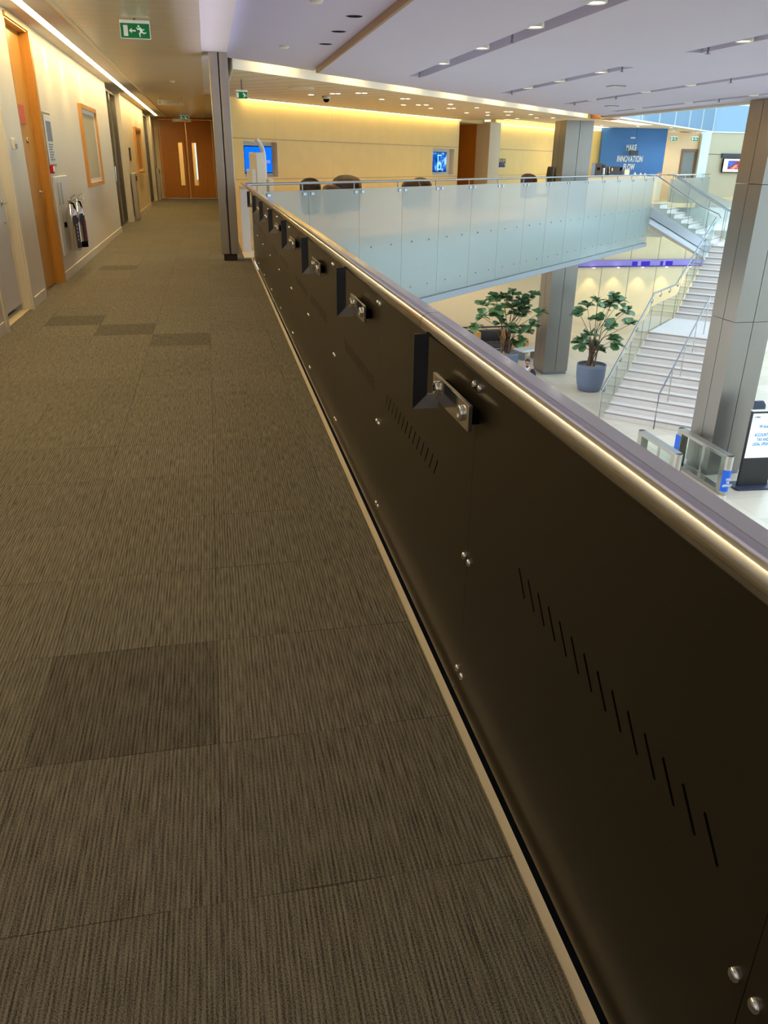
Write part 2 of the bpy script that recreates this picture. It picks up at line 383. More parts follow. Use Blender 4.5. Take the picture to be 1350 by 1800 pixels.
# left wall, left open at doors
OPEN = [(7.65, 8.77, 2.72), (9.6, 10.72, 2.72), (18.2, 21.0, 2.78), (28.1, 31.4, 2.78)]
w = MB(); y = -3
for a, b, h in OPEN:
    w.box(XW - .3, XW, y, a, 0, 2.9)
    if h < 2.75: w.box(XW - .3, XW, a, b, h, 2.9)
    y = b
w.box(XW - .3, XW, y, 33.6, 0, 2.9)
struct(w.obj('wall_left', M_cream))
w = MB(); y = -3
for a, b, h in OPEN:
    w.box(XW, XW + .014, y, a - (.12 if h < 2.75 else 0), 0, .105, .003); y = b + (.10 if a < 8 else 0)
w.box(XW, XW + .014, y, 33.33, 0, .105, .003)
struct(w.obj('baseboard_left', M_base))
w = MB(); w.box(XW, -1.72, 33.33, 33.6, 0, 2.9); w.box(.27, .62, 33.33, 33.6, 0, 2.9); w.box(-1.72, .27, 33.33, 33.6, 2.77, 2.9)
struct(w.obj('wall_end', M_cream))
struct(MB().box(XW, -1.72, 33.31, 33.33, 0, .1).obj('baseboard_end', M_base))
struct(MB().box(.30, .62, 21.05, 33.33, 0, 2.9).obj('wall_right', M_cream))
struct(MB().box(-2.2, .62, -3.2, -3, 0, 2.9).obj('wall_back', M_cream))
# ceilings over the corridor
struct(MB().box(-1.34, .03, -3, 33.6, 2.78, 2.86).obj('ceiling', M_metalceil))
w = MB(); w.box(XW - .3, -1.70, -3, 33.6, 2.775, 2.86); w.box(-1.60, -1.37, -3, 33.6, 2.775, 2.86); w.box(-1.70, -1.60, -3, 33.6, 2.82, 2.86); w.box(-1.70, -1.60, 31.9, 33.6, 2.775, 2.82)
struct(w.obj('ceiling_left', M_plaster))
struct(MB().box(-1.37, -1.34, -3, 33.6, 2.765, 2.86).obj('trim_3', M_trim))
struct(MB().box(.03, .375, -3, 33.6, 2.80, 3.5).obj('ceiling_bulkhead', M_plaster))
t = thing('strip_light', 'long glowing linear strip light recessed in the ceiling beside the left wall', 'light', (-1.65, 0, 2.78))
MB().box(-.045, .045, 2.2, 31.85, .002, .03).obj('diffuser', M_strip, t)
w = MB(); w.box(-.05, -.045, -2.9, 31.9, -.004, .04); w.box(.045, .05, -2.9, 31.9, -.004, .04); w.box(-.05, .05, 31.85, 31.9, -.004, .04)
w.obj('housing', M_trim, t)
for y, wt, lb in ((11.7, 14, 'tiny ceiling spot washing the wall nearest the oak door'), (12.9, 16, 'tiny ceiling spot washing the wall second from the oak door'), (14.6, 9, 'tiny ceiling spot washing the wall above the large pale print'), (24.2, 14, 'tiny ceiling spot washing the wall above the ochre print, nearer'), (26.4, 14, 'tiny ceiling spot washing the wall above the ochre print, farther')):
    t = thing('wall_spot', lb, 'spotlight', (-1.765, y, 2.775), group='tiny ceiling spots along the left wall')
    MB().lathe([(.001, -.004), (.022, -.004), (.028, 0), (.001, 0)], seg=14).obj('lens', M_trim, t)
    lamp('wall_spot_beam', 'SPOT', (-1.765, y, 2.76), wt, (1, .78, .36), .02, (0, R(10), 0), spot_size=R(62), spot_blend=.7)
# ------------------------------------------------------------------ doors
def lever(parent, x, y, z, toward, m=M_chrome):
    w = MB(); w.lathe([(0, 0), (.026, 0), (.026, .008), (.01, .012), (.01, .05)], seg=14); 
    mm = Matrix.Translation((x, y, z)) @ Matrix.Rotation(R(90), 4, 'Y')
    q = MB(mm); q.lathe([(.001, 0), (.026, 0), (.026, .008), (.01, .012), (.01, .055), (.001, .055)], seg=14)
    q.M = Matrix(); q.tube([(x + .05, y, z), (x + .05, y + toward * .06, z), (x + .05, y + toward * .135, z)], .010, 8)
    return q.obj('handle', m, parent)
def leaf_door(name, y0, y1, m_leaf, m_frame, lip, gap):
    t = thing(name, None, None, (XW, 0, 0)); t['kind'] = 'structure'
    w = MB(); w.box(-.14, -.09, y0 + .03, y1 - .03, gap, 2.69); w.obj('leaf', m_leaf, t)
    w = MB()
    w.box(-.16, 0.002, y0, y0 + .03, 0, 2.72); w.box(-.16, .002, y1 - .03, y1, 0, 2.72); w.box(-.16, .002, y0 + .03, y1 - .03, 2.69, 2.72)
    if gap > .05: w.box(.002, .018, y0 - .085, y0 + .012, 0, 2.72 + lip)
    w.box(.002, .018, y1 - .012, y1 + .085, 0, 2.72 + lip); w.box(.002, .018, y0 + .012, y1 - .012, 2.708, 2.72 + lip)
    w.box(-.09, -.075, y1 - .045, y1 - .03, 0, 2.69)
    w.obj('frame', m_frame, t)
    return t
d = leaf_door('door_1', 7.65, 8.77, M_white, M_base, .03, .07)
d['label'] = 'white painted corridor door at the left, in a cream frame with a steel lever handle'
lever(d, -.09, 8.62, 1.03, -1)
q = MB(Matrix.Translation((-.09, 8.62, .86)) @ Matrix.Rotation(R(90), 4, 'Y')); q.lathe([(.001, 0), (.022, 0), (.022, .008), (.001, .010)], seg=14); q.obj('keyhole_plate', M_chrome, d)
MB().box(-.14, -.02, 7.68, 8.74, 0, .012).obj('threshold', M_trim, d)
d = leaf_door('door_2', 9.6, 10.72, M_timber, M_timber, .03, .012)
d['label'] = 'oak veneered corridor door with a red notice, beside the fire extinguishers'
lever(d, -.09, 10.58, 1.05, -1)
q = MB(Matrix.Translation((-.09, 10.30, 1.60)) @ Matrix.Rotation(R(90), 4, 'Y')); q.lathe([(.001, 0), (.03, 0), (.03, .01), (.001, .012)], seg=16); q.obj('indicator_disc', M_steel, d)
tag(MB().box(XW - .088, XW - .072, 9.86, 10.32, 1.76, 1.95, .004).obj('notice_board', M_notice), 'red notice plaque fixed on the oak veneered door', 'notice')
struct(MB().box(XW - .45, XW - .40, 7.4, 10.9, -.1, 2.9).obj('wall_closing', M_cream)); struct(MB().box(XW - .40, XW - .30, 7.4, 10.9, -.1, 0).obj('floor_closing', M_carpet))
# glazed doors further along the corridor
def glass_door(n, y0, y1, hy):
    t = thing('door_%d' % n, None, None, (XW, 0, 0)); t['kind'] = 'structure'
    w = MB(); 
    for a in (y0, y1 - .05): w.box(-.20, -.10, a, a + .05, 0, 2.775)
    w.box(-.20, -.10, y0 + .05, y1 - .05, 2.70, 2.775); w.box(-.20, -.10, y0 + .05, y1 - .05, 0, .03)
    m = y0 + (y1 - y0) * .58; w.box(-.19, -.11, m, m + .05, .03, 2.70); w.obj('frame', M_steel, t)
    MB().box(-.156, -.144, y0 + .055, m - .005, .035, 2.695).obj('glazed_leaf', M_glass2, t)
    MB().box(-.156, -.144, m + .055, y1 - .055, .035, 2.695).obj('side_pane', M_glass2, t)
    w = MB(); w.tube([(-.10, hy, .95), (-.10, hy, 1.25)], .012, 8); w.tube([(-.15, hy, .98), (-.10, hy, .98)], .008, 6); w.tube([(-.15, hy, 1.22), (-.10, hy, 1.22)], .008, 6)
    w.tube([(-.13, hy - .10, 1.1), (-.13, hy + .10, 1.1)], .012, 8); w.obj('handle', M_chrome, t)
    w = MB(); w.box(-.17, -.13, y0 + .10, y0 + .32, .04, .11); w.box(-.17, -.13, y0 + .10, y0 + .32, 2.45, 2.53); w.obj('patch_fitting', M_chrome, t)
    struct(MB().box(XW - 1.4, XW - 1.3, y0 - .3, y1 + .6, 0, 2.9).obj('wall_behind_glazing', grooved('blind_%d' % n, (150, 128, 84), 1, .13, .02, .6, .6)))
    struct(MB().box(XW - 1.3, XW - .30, y0 - .3, y1 + .6, -.05, 0).obj('floor_behind_glazing', M_carpet))
    struct(MB().box(XW - 1.3, XW - .30, y0 - .3, y1 + .6, 2.8, 2.86).obj('ceiling_behind_glazing', M_plaster))
    w = MB(); w.box(XW - 1.3, XW - .30, y0 - .3, y0 - .25, 0, 2.8); w.box(XW - 1.3, XW - .30, y1 + .55, y1 + .6, 0, 2.8); struct(w.obj('wall_side_room', M_timberd))
    return t
glass_door(3, 18.2, 21.0, 19.3)['label'] = 'nearer full-height glazed door with steel frame in the left corridor wall'
glass_door(4, 28.1, 31.4, 29.3)['label'] = 'farther full-height glazed door with steel frame in the left corridor wall'
def reader_post(y, label):
    t = thing('card_reader_post', label, 'post', (XW + .07, y, 0), group='grey access posts along the left wall')
    MB().box(-.05, .05, -.22, .22, 0, 1.08, .008).obj('post', M_clad, t)
    MB().box(.05, .075, -.05, .05, .90, 1.02, .006).obj('reader', M_darkgrey, t)
reader_post(21.75, 'grey access post with black card reader between the framed pictures')
reader_post(32.2, 'grey access post with black card reader nearest the oak double doors')
tag(MB().box(XW, XW + .02, 21.95, 22.3, 1.35, 1.65, .004).obj('wall_plaque', M_darkgrey), 'small dark plaque on the wall beside the nearer glazed door', 'sign')
# oak double doors at the far end
d = thing('door_5', None, None, (0, 33.33, 0)); d['kind'] = 'structure'; d['label'] = 'pair of oak doors with narrow vision panels at the far end of the corridor'
for sx, xa, xb, px in ((-1, -1.66, -.715, -1.03), (1, -.705, .24, -.53)):
    w = MB(); w.box(xa, px, -.02, .03, .01, 2.72); w.box(px + .15, xb, -.02, .03, .01, 2.72); w.box(px, px + .15, -.02, .03, .01, .47); w.box(px, px + .15, -.02, .03, 1.95, 2.72)
    lf = w.obj('leaf', M_timberd, d)
    MB().box(px, px + .15, .0, .01, .47, 1.95).obj('vision_panel', M_glass, lf)
    hx = -.80 if sx < 0 else -.62
    w = MB(); w.tube([(hx, -.07, .35), (hx, -.07, 2.05)], .016, 8)
    for z in (.45, 1.95): w.tube([(hx, -.02, z), (hx, -.07, z)], .010, 6)
    w.obj('pull_handle', M_timber, lf)
w = MB(); w.box(-1.72, -1.665, -.03, .05, 0, 2.77); w.box(.245, .27, -.03, .05, 0, 2.77); w.box(-1.665, .245, -.03, .05, 2.725, 2.77); w.obj('frame', M_timber, d)
struct(MB().box(-2.2, .62, 36.0, 36.1, -.1, 2.9).obj('wall_beyond_doors', M_timber))
struct(MB().box(-2.2, .62, 33.6, 36.0, -.1, 0).obj('floor_beyond_doors', M_carpet)); struct(MB().box(-2.2, .62, 33.6, 36.0, 2.85, 2.9).obj('ceiling_beyond_doors', M_plaster))
tag(MB().box(-.46, -.37, 35.90, 35.97, .62, 1.98).obj('lightbox', M_pale), 'tall bright panel seen through the right-hand vision slot of the oak doors', 'light')
lamp('hall_lamp', 'POINT', (-.8, 34.9, 2.5), 25, WARM, .1)
# ------------------------------------------------------------------ things on the left wall
t = thing('card_switch', 'small cream key switch on the wall between the white and oak doors', 'switch', (XW, 9.07, 1.55))
MB().box(0, .03, -.045, .045, -.05, .05, .006).obj('plate', M_base, t); MB().box(.03, .05, -.02, .02, -.045, .0, .004).obj('key_fob', M_steel, t)
def picture(label, y0, y1, z0, z1, m, group='framed pictures on the left wall'):
    t = thing('framed_picture', label, 'picture', (XW, (y0 + y1) / 2, (z0 + z1) / 2), group=group); a, b = (y1 - y0) / 2, (z1 - z0) / 2; f = .06
    w = MB(); w.box(0, .05, -a, -a + f, -b, b); w.box(0, .05, a - f, a, -b, b); w.box(0, .05, -a + f, a - f, -b, -b + f); w.box(0, .05, -a + f, a - f, b - f, b); w.obj('frame', M_picwood, t)
    MB().box(.004, .016, -a + f, a - f, -b + f, b - f).obj('mount', M_paper, t)
    MB().box(.016, .02, -a * .74, a * .74, -b * .80, b * .80).obj('print', m, t)
picture('large oak-framed pale print nearest the fire extinguishers', 14.0, 15.84, 1.0, 2.18, M_art)
picture('oak-framed ochre print hung between the two glazed doors', 24.0, 26.0, 1.03, 2.18, M_artb)
t = thing('floor_plan_board', 'narrow grey evacuation plan in a clip frame above the extinguisher board', 'notice', (XW, 11.11, 1.625))
MB().box(0, .02, -.23, .23, -.295, .295, .004).obj('frame', M_steel, t)
MB().box(.02, .023, -.205, .205, -.27, .27).obj('sheet', M_paper, t)
MB().box(.023, .025, -.17, .17, -.02, .20).obj('plan_image', mat('plan_image', (120, 130, 140), .5, noise=.3, scale=9), t)
w = MB()
for k in range(7): w.box(.023, .025, -.17, .14 - .05 * (k % 3), -.06 - k * .028, -.048 - k * .028)
w.obj('text_lines', M_grey, t)
t = thing('fire_call_point', 'red fire alarm call point beside the oak door', 'alarm', (XW, 10.93, 1.30))
MB().box(0, .045, -.045, .045, -.05, .05, .006).obj('housing', M_red, t); MB().box(.045, .048, -.03, .03, -.03, .03).obj('face', M_signw, t)
t = thing('extinguisher_board', 'white fire point backboard with printed panels under the red call point', 'board', (XW, 11.45, .75))
MB().box(0, .02, -.50, .50, -.46, .46, .006).obj('backboard', M_white, t)
for k, yy in enumerate((-.38, -.16)):
    w = MB(); w.box(.02, .023, yy, yy + .15, .10, .42); w.obj('instruction_panel', M_paper, t)
    w = MB()
    w.box(.023, .025, yy + .03, yy + .05, .13, .39); w.box(.023, .025, yy + .10, yy + .12, .13, .39)
    w.obj('printed_marks', M_grey, t)
def extinguisher(y, z, label, wide, blackbase):
    t = thing('fire_extinguisher', label, 'fire extinguisher', (XW + .115, y, z), group='fire extinguishers on the white board')
    r = wide
    w = MB(); w.lathe([(.001, 0), (r * .9, 0), (r, .015), (r, .42), (r * .92, .47), (r * .6, .51), (.025, .535), (.022, .56), (.001, .56)], seg=22); w.obj('cylinder', M_chrome, t)
    w = MB(); q1 = [((r + .002) * math.cos(R(k_)), (r + .002) * math.sin(R(k_))) for k_ in range(-62, 121, 7)]; q0 = [((r - .002) * math.cos(R(k_)), (r - .002) * math.sin(R(k_))) for k_ in range(120, -63, -7)]; w.prism(q1 + q0, 2, .03 if not blackbase else .07, .40, True); w.obj('label_wrap', M_label, t)
    w = MB(); 
    for k in range(5): w.box(r * .72, r * .80, -r * .70, -r * .5, .12 + k * .045, .145 + k * .045)
    w.box(r * .98, r + .006, -.012, .02, .10, .34)
    w.obj('label_print', M_red if blackbase else M_signw, t)
    w = MB(); w.box(-.016, .016, -.02, .02, .555, .60, .004); w.tube([(0, 0, .59), (.05, -.03, .605), (.10, -.06, .61)], .008, 6); w.tube([(0, 0, .60), (.05, -.03, .65), (.09, -.055, .675)], .008, 6)
    w.lathe([(.001, .0), (.02, .0), (.02, .01), (.001, .01)], 0, .0, 10, .60); w.obj('valve_handle', M_chrome, t)
    w = MB(); w.tube([(0, .02, .58), (.03, .08, .56), (.04, .10, .50), (.05, .085, .38), (.05, .075, .26)], .011, 8); w.tube([(.05, .075, .26), (.05, .07, .05)], .018, 8, radii=[.014, .024]); w.obj('hose', M_black, t)
    if blackbase: w = MB(); w.lathe([(.001, -.005), (r + .004, -.005), (r + .004, .07), (r + .001, .072)], seg=22); w.obj('base_boot', M_black, t)
    MB().box(-.115, -r + .01, -.03, .03, .28, .34).obj('wall_bracket', M_black, t)
extinguisher(11.28, .33, 'fire extinguisher with navy label, nearer the oak door', .075, False)
extinguisher(11.86, .32, 'fire extinguisher with black base and hose, farther from the oak door', .075, True)
# ------------------------------------------------------------------ corridor ceiling signs
def exit_sign(label, loc, w_, h_, rz=0, left=True, hang=.05, arrow=True):
    t = thing('exit_sign', label, 'exit sign', loc, rz, group='green emergency exit signs')
    W2, H2 = w_ / 2, h_ / 2; b = .014
    MB().box(-W2 - .006, W2 + .006, -b, b, -H2 - .006, H2 + .03, .004).obj('housing', M_signw, t)
    MB().box(-W2, W2, -b - .003, -b, -H2, H2).obj('green_panel', M_green, t)
    s = h_ / 2; y0, y1 = -b - .006, -b - .003
    def poly(pts): return MB().prism([(p[0] * s, p[1] * s) for p in pts], 1, y0, y1)
    w = MB(); w.box(-1.75 * s, -1.1 * s, y0, y1, -.75 * s, .72 * s); w.obj('door_symbol', M_signw, t)
    if arrow:
        w = poly([(-.95, 0), (-.5, .35), (-.5, .10), (.1, .10), (.1, -.10), (-.5, -.10), (-.5, -.35)]); w.obj('arrow_symbol', M_signw, t)
    q = MB()
    def limb(a, b2, r):
        a, b2 = Vector((a[0], a[1], 0)) * s, Vector((b2[0], b2[1], 0)) * s; d = (b2 - a).normalized(); n = Vector((-d.y, d.x, 0)) * r * s; a = a - d * r * s * .5; b2 = b2 + d * r * s * .5
        q.prism([((a + n).x, (a + n).y), ((b2 + n).x, (b2 + n).y), ((b2 - n).x, (b2 - n).y), ((a - n).x, (a - n).y)], 1, y0, y1)
    limb((.72, .35), (.95, -.12), .17); limb((.72, .38), (.40, .18), .08); limb((.40, .18), (.28, .42), .07); limb((.80, .38), (1.12, .10), .08); limb((1.12, .10), (1.38, .22), .07)
    limb((.92, -.12), (.62, -.38), .10); limb((.62, -.38), (.70, -.75), .09); limb((.98, -.12), (1.30, -.32), .10); limb((1.30, -.32), (1.62, -.22), .08)
    q.prism([(.56 * s + .16 * s * math.cos(k * .5236), .62 * s + .16 * s * math.sin(k * .5236)) for k in range(12)], 1, y0, y1)
    q.obj('running_figure', M_signw, t)
    w = MB(); w.box(-.012, .012, -.006, .006, H2 + .03, H2 + .03 + hang); w.obj('hanger', M_steelm, t)
    return t
exit_sign('nearest green exit sign with arrow and running figure under the corridor ceiling', (-.65, 10.0, 2.665), .295, .135, 0, hang=.02)
exit_sign('small green exit sign over the oak double doors', (-.69, 31.4, 2.70), .30, .13, 0, hang=.02)
def room_sign(label, x, y, z, ww, hh, hang):
    t = thing('direction_sign', label, 'sign', (x, y, z), group='white hanging direction signs')
    MB().box(-ww / 2, ww / 2, -.012, .012, -hh / 2, hh / 2, .003).obj('board', M_white, t)
    w = MB(); w.prism([(-ww * .44, 0), (-ww * .40, .022), (-ww * .40, -.022)], 1, -.015, -.012); w.obj('arrow', M_darkgrey, t)
    w = MB()
    for k in range(9): w.box(-ww * .22 + k * ww * .065, -ww * .22 + k * ww * .065 + ww * .045, -.014, -.012, -.014, .014)
    w.obj('blurred_word', M_steel, t)
    for sx in (-1, 1): MB().tube([(sx * ww * .4, 0, hh / 2), (sx * ww * .4, 0, hh / 2 + hang)], .006, 6).obj('hanging_rod', M_steel, t)
room_sign('white direction sign hanging nearer in the corridor', -.76, 22, 2.655, .64, .12, .07)
room_sign('white direction sign hanging just before the oak double doors', -.75, 30.6, 2.60, .62, .10, .13)
def ceiling_disc(x, y, z, label, r=.05):
    t = thing('smoke_detector', label, 'detector', (x, y, z), group='round ceiling detectors')
    MB().lathe([(.001, 0), (r, 0), (r, -.012), (r * .75, -.03), (.001, -.032)], seg=16).obj('body', M_white, t)
ceiling_disc(-.55, 17.5, 2.78, 'small white detector on the corridor ceiling before the first direction sign')
ceiling_disc(-.8, 29.0, 2.78, 'small white detector on the corridor ceiling near the oak double doors')
ceiling_disc(1.17, 9.1, 2.89, 'flush white disc nearest on the pale ceiling above the handrail', .07)
ceiling_disc(1.17, 12.7, 2.89, 'flush white disc farther on the pale ceiling above the handrail', .07)
# corridor column clad in steel
t = thing('column', 'slim grey steel-clad column rising beside the carpet edge', 'column', (.25, 12.98, 0)); t['kind'] = 'thing'
w = MB(); w.box(-.13, -.009, -.16, .16, .10, 2.81, .008); w.box(.009, .13, -.16, .16, .10, 2.81, .008); w.obj('cladding', M_clad, t)
MB().box(-.012, .012, -.145, .145, .10, 2.80).obj('joint_strip', M_joint, t)
MB().box(-.10, .10, -.13, .13, 0, .10).obj('plinth', M_joint, t)
# ================================================================== BLACK BALUSTRADE WITH HANDRAIL
XP, PITCH, J0 = .66, 1.325, .61
ORD = ['first', 'second', 'third', 'fourth', 'fifth', 'sixth', 'seventh', 'eighth', 'ninth', 'tenth', 'eleventh', 'twelfth']
def slot_panel(flip):
    """perforated sheet, local origin at its near bottom corner, y along the rail"""
    L = PITCH - .0015; z0, z1 = -.09, .975
    a = MB(); lip = range(0, 56, 5); arc = [(-.045 + .045 * math.cos(R(t_)), -.03 - .045 * math.sin(R(t_))) for t_ in lip]; arc2 = [(-.045 + .051 * math.cos(R(t_)), -.03 - .051 * math.sin(R(t_))) for t_ in reversed(lip)]
    a.prism([(0, z1)] + arc + arc2 + [(.03, -.03), (.03, z1)], 1, 0, L)
    me = a.mesh('sheet', M_panel); me.materials.append(M_black)
    o = bpy.data.objects.new('sheet', me); COL.objects.link(o)
    c = MB(); n = 14
    for k in range(n):
        yc = (L / 2 - .14 + (k - (n - 1) / 2) * .0602) if not flip else (L / 2 + .10 + (k - (n - 1) / 2) * .0602)
        zc = .537; ln = .036; d = Vector((0, .030 if not flip else -.022, .033)).normalized(); s = Vector((0, d.z, -d.y)) * .0038
        A = Vector((0, yc, zc)) + d * ln; B = Vector((0, yc, zc)) - d * ln
        q = [A + s, A + d * .003, A - s, B - s, B - d * .003, B + s]
        c.prism([(p.y, p.z) for p in q], 0, -.01, .022)
    cm = c.mesh('cut', M_black); co = bpy.data.objects.new('cut', cm); COL.objects.link(co)
    md = o.modifiers.new('b', 'BOOLEAN'); md.object = co; md.operation = 'DIFFERENCE'; md.solver = 'EXACT'; md.material_mode = 'TRANSFER'
    dg = bpy.context.evaluated_depsgraph_get(); res = bpy.data.meshes.new_from_object(o.evaluated_get(dg))
    bpy.data.objects.remove(o); bpy.data.objects.remove(co)
    return res
PM = [slot_panel(False), slot_panel(True)]
SCREW = MB(Matrix.Rotation(R(-90), 4, 'Y')).lathe([(.0115, 0), (.0115, .003), (.0095, .007), (.005, .0095), (.001, .010)], seg=14).mesh('screw', M_chrome)
for k in range(-1, 10):
    y0 = J0 + PITCH * k + .0008
    t = thing('balustrade_panel', 'black slotted metal balustrade panel, %s in the row from its near end' % ORD[k + 1], 'panel', (XP, y0, 0), group='black slotted balustrade panels')
    me = PM[k % 2]; o = bpy.data.objects.new('slotted_sheet', me); COL.objects.link(o); o.parent = t
    for z in (.906, .39, -.008):
        for yy in (.021, PITCH - .025):
            s = bpy.data.objects.new('screw', SCREW); COL.objects.link(s); s.parent = t; s.location = (0, yy, z)
# handrail: rounded brushed tube with a flat top, on L-shaped brackets
t = thing('handrail', 'brushed steel handrail running along the black balustrade panels', 'handrail', (.600, -1.2, 1.020))
prof = [(.030 * math.cos(R(a)), .030 * math.sin(R(a))) for a in range(96, 271, 6)] + [(.024, -.030), (.032, -.024), (.032, .027), (.029, .030), (-.001, .030)]
YE = 15.9
for a, b in ((0, 3.42), (3.424, 9.5), (9.504, YE + 1.2)):
    w = MB(); arc = prof[:-5]; n = len(arc); vs = [(p[0], a, p[1]) for p in arc] + [(p[0], b, p[1]) for p in arc]
    w.add(vs, [(i, i + 1, i + 1 + n, i + n) for i in range(n - 1)], True)
    fl_ = [arc[-1]] + prof[-5:] + [arc[0]]
    for p, q in zip(fl_[:-1], fl_[1:]): w.add([(p[0], a, p[1]), (q[0], a, q[1]), (q[0], b, q[1]), (p[0], b, p[1])], [(0, 1, 2, 3)])
    w.add([(p[0], a, p[1]) for p in prof] + [(p[0], b, p[1]) for p in prof], [tuple(range(len(prof))), tuple(range(2 * len(prof) - 1, len(prof) - 1, -1))])
    w.obj('rail_length', M_rail, t)
def bracket(y):
    b = MB()
    b.add([(-.050, y - .006, -.251), (-.006, y - .006, -.207), (-.006, y - .006, -.028), (-.050, y - .006, -.028), (-.050, y + .006, -.251), (-.006, y + .006, -.207), (-.006, y + .006, -.028), (-.050, y + .006, -.028)],
          [(0, 1, 2, 3), (7, 6, 5, 4), (0, 4, 5, 1), (1, 5, 6, 2), (2, 6, 7, 3), (3, 7, 4, 0)])
    br = b.obj('bracket', M_bracket_shaded, t); b = MB()
    b.add([(-.050, y - .006, -.251), (.030, y - .006, -.251), (.030, y - .006, -.207), (-.006, y - .006, -.207), (-.050, y + .006, -.251), (.030, y + .006, -.251), (.030, y + .006, -.207), (-.006, y + .006, -.207)],
          [(0, 1, 2, 3), (7, 6, 5, 4), (0, 4, 5, 1), (1, 5, 6, 2), (2, 6, 7, 3), (3, 7, 4, 0)])
    b.obj('bracket_arm', M_bracket_lit, br)
    MB().box(.020, .032, y - .33, y + .03, -.222, -.150, .002).obj('mounting_plate', M_rail, br)
    MB().box(.032, .058, y - .31, y + .01, -.208, -.168).obj('spacer_block', M_black, br)
    for dy in (-.02, -.27):
        q = MB(Matrix.Translation((.020, y + dy, -.186)) @ Matrix.Rotation(R(-90), 4, 'Y')); q.lathe([(.022, 0), (.022, .008), (.018, .010), (.012, .010), (.010, .006), (.001, .006)], seg=18); q.obj('bolt', M_chrome, br)
for k in range(8): bracket(2.21 + 1.53 * k + 1.2)
KS = .94
for o in [q for q in COL.objects if q.parent is None and q.name.split('.')[0] in ('balustrade_panel', 'handrail')]:
    o.location = (o.location.x * KS, o.location.y * KS, H + KS * (o.location.z - H)); o.scale = (KS, KS, KS)
# low clad end wall where the corridor rail meets the bridge
t = thing('end_wall', 'low cream and marble clad wall end at the far end of the handrail', 'wall'); t['kind'] = 'thing'
t.location = (.47, 13.95, 0)
MB().box(0, .02, 0, 2.2, 0, 1.03).obj('timber_facing', M_peach, t)
MB().box(.02, .15, 0, 1.2, 0, .99).obj('marble_facing', M_marble, t)
MB().box(-.005, .16, -.80, 0, 0, .012).obj('threshold', M_trim, t)
# ================================================================== BRIDGE
SE = 25.9                       # where the balustrade ends at the stair head
def bmb(): return MB(B45)
def bpoly(q0, q1, s1, z0, z1, xl):
    """45-degree slab whose left end is cut square to the corridor at x = xl"""
    def sl(q): return xl * S2 + q
    return bmb().prism([(sl(q0), q0), (s1, q0), (s1, q1), (sl(q1), q1)], 2, z0, z1)
struct(bpoly(.20, 4.7, 60, -.27, -.10, .66).obj('floor_bridge', M_bridgefloor))
struct(bpoly(.12, 4.7, SE - .1, -1.66, -.27, .66).obj('trim_4', M_slabw))
struct(bmb().box(SE - .1, 29.0, .40, 4.7, -1.2, -.27).obj('trim_5', M_slabw))
struct(bmb().box(29.0, 60, .12, 4.7, -1.66, -.27).obj('trim_6', M_slabw))
struct(bmb().box(.93, SE, -.05, .30, -1.82, -1.66).obj('trim_7', M_rib))
w = bmb(); w.add([(.93, -.05, -1.82), (SE, -.05, -1.82), (SE, .35, -1.93), (1.3, .35, -1.93), (5.65, 4.7, -1.93), (SE, 4.7, -1.93), (5.65, 4.7, -1.82), (SE, 4.7, -1.82)],
     [(0, 1, 2, 3), (3, 2, 5, 4), (4, 5, 7, 6), (6, 7, 1, 0), (0, 3, 4, 6), (1, 7, 5, 2)])
struct(w.obj('ceiling_bridge_underside', M_soffit))
# upper raft ceiling and its lit edge
struct(bpoly(.02, 4.7, 17.3, 2.78, 2.90, .53).obj('ceiling_raft', M_raft))
struct(bmb().box(17.3, 34.8, .02, 12, 2.925, 3.0).obj('ceiling_cafe', M_cream))
struct(bmb().box(17.28, 17.30, .02, 4.7, 2.78, 3.0).obj('trim_16', M_cream))
struct(bmb().box(.73, 16.9, 0, .02, 2.775, 3.6).obj('trim_8', M_slabw))
struct(MB().box(.51, .53, 14.86, 21.0, 2.775, 3.6).obj('trim_9', M_slabw))
struct(MB().add([(-2.2, -8, 3.55), (14.5, -8, 3.55), (14.5, 33, 3.55), (-2.2, 36, 3.55), (-2.2, -8, 3.7), (14.5, -8, 3.7), (14.5, 33, 3.7), (-2.2, 36, 3.7)],
       [(0, 1, 2, 3), (7, 6, 5, 4), (0, 4, 5, 1), (1, 5, 6, 2), (2, 6, 7, 3), (3, 7, 4, 0)]).obj('ceiling_void', M_plaster))
# fluorescent lamps lying in the slot behind the atrium ceiling edge
for k in range(8):
    s0 = 1.3 + k * 2.15
    t = thing('slot_lamp', 'warm batten lamp in the ceiling slot along the bridge edge', 'light', tuple(B45 @ Vector((s0, -.30, 3.05))), R(45), group='warm batten lamps in the bridge ceiling slot')
    t['label'] = 'warm batten lamp in the ceiling slot along the bridge edge'
    MB().box(0, .95, -.03, .03, 0, .05).obj('tube', M_slot, t); MB().box(-.03, 1.18, -.05, -.03, -.02, .09).obj('channel', M_white, t)
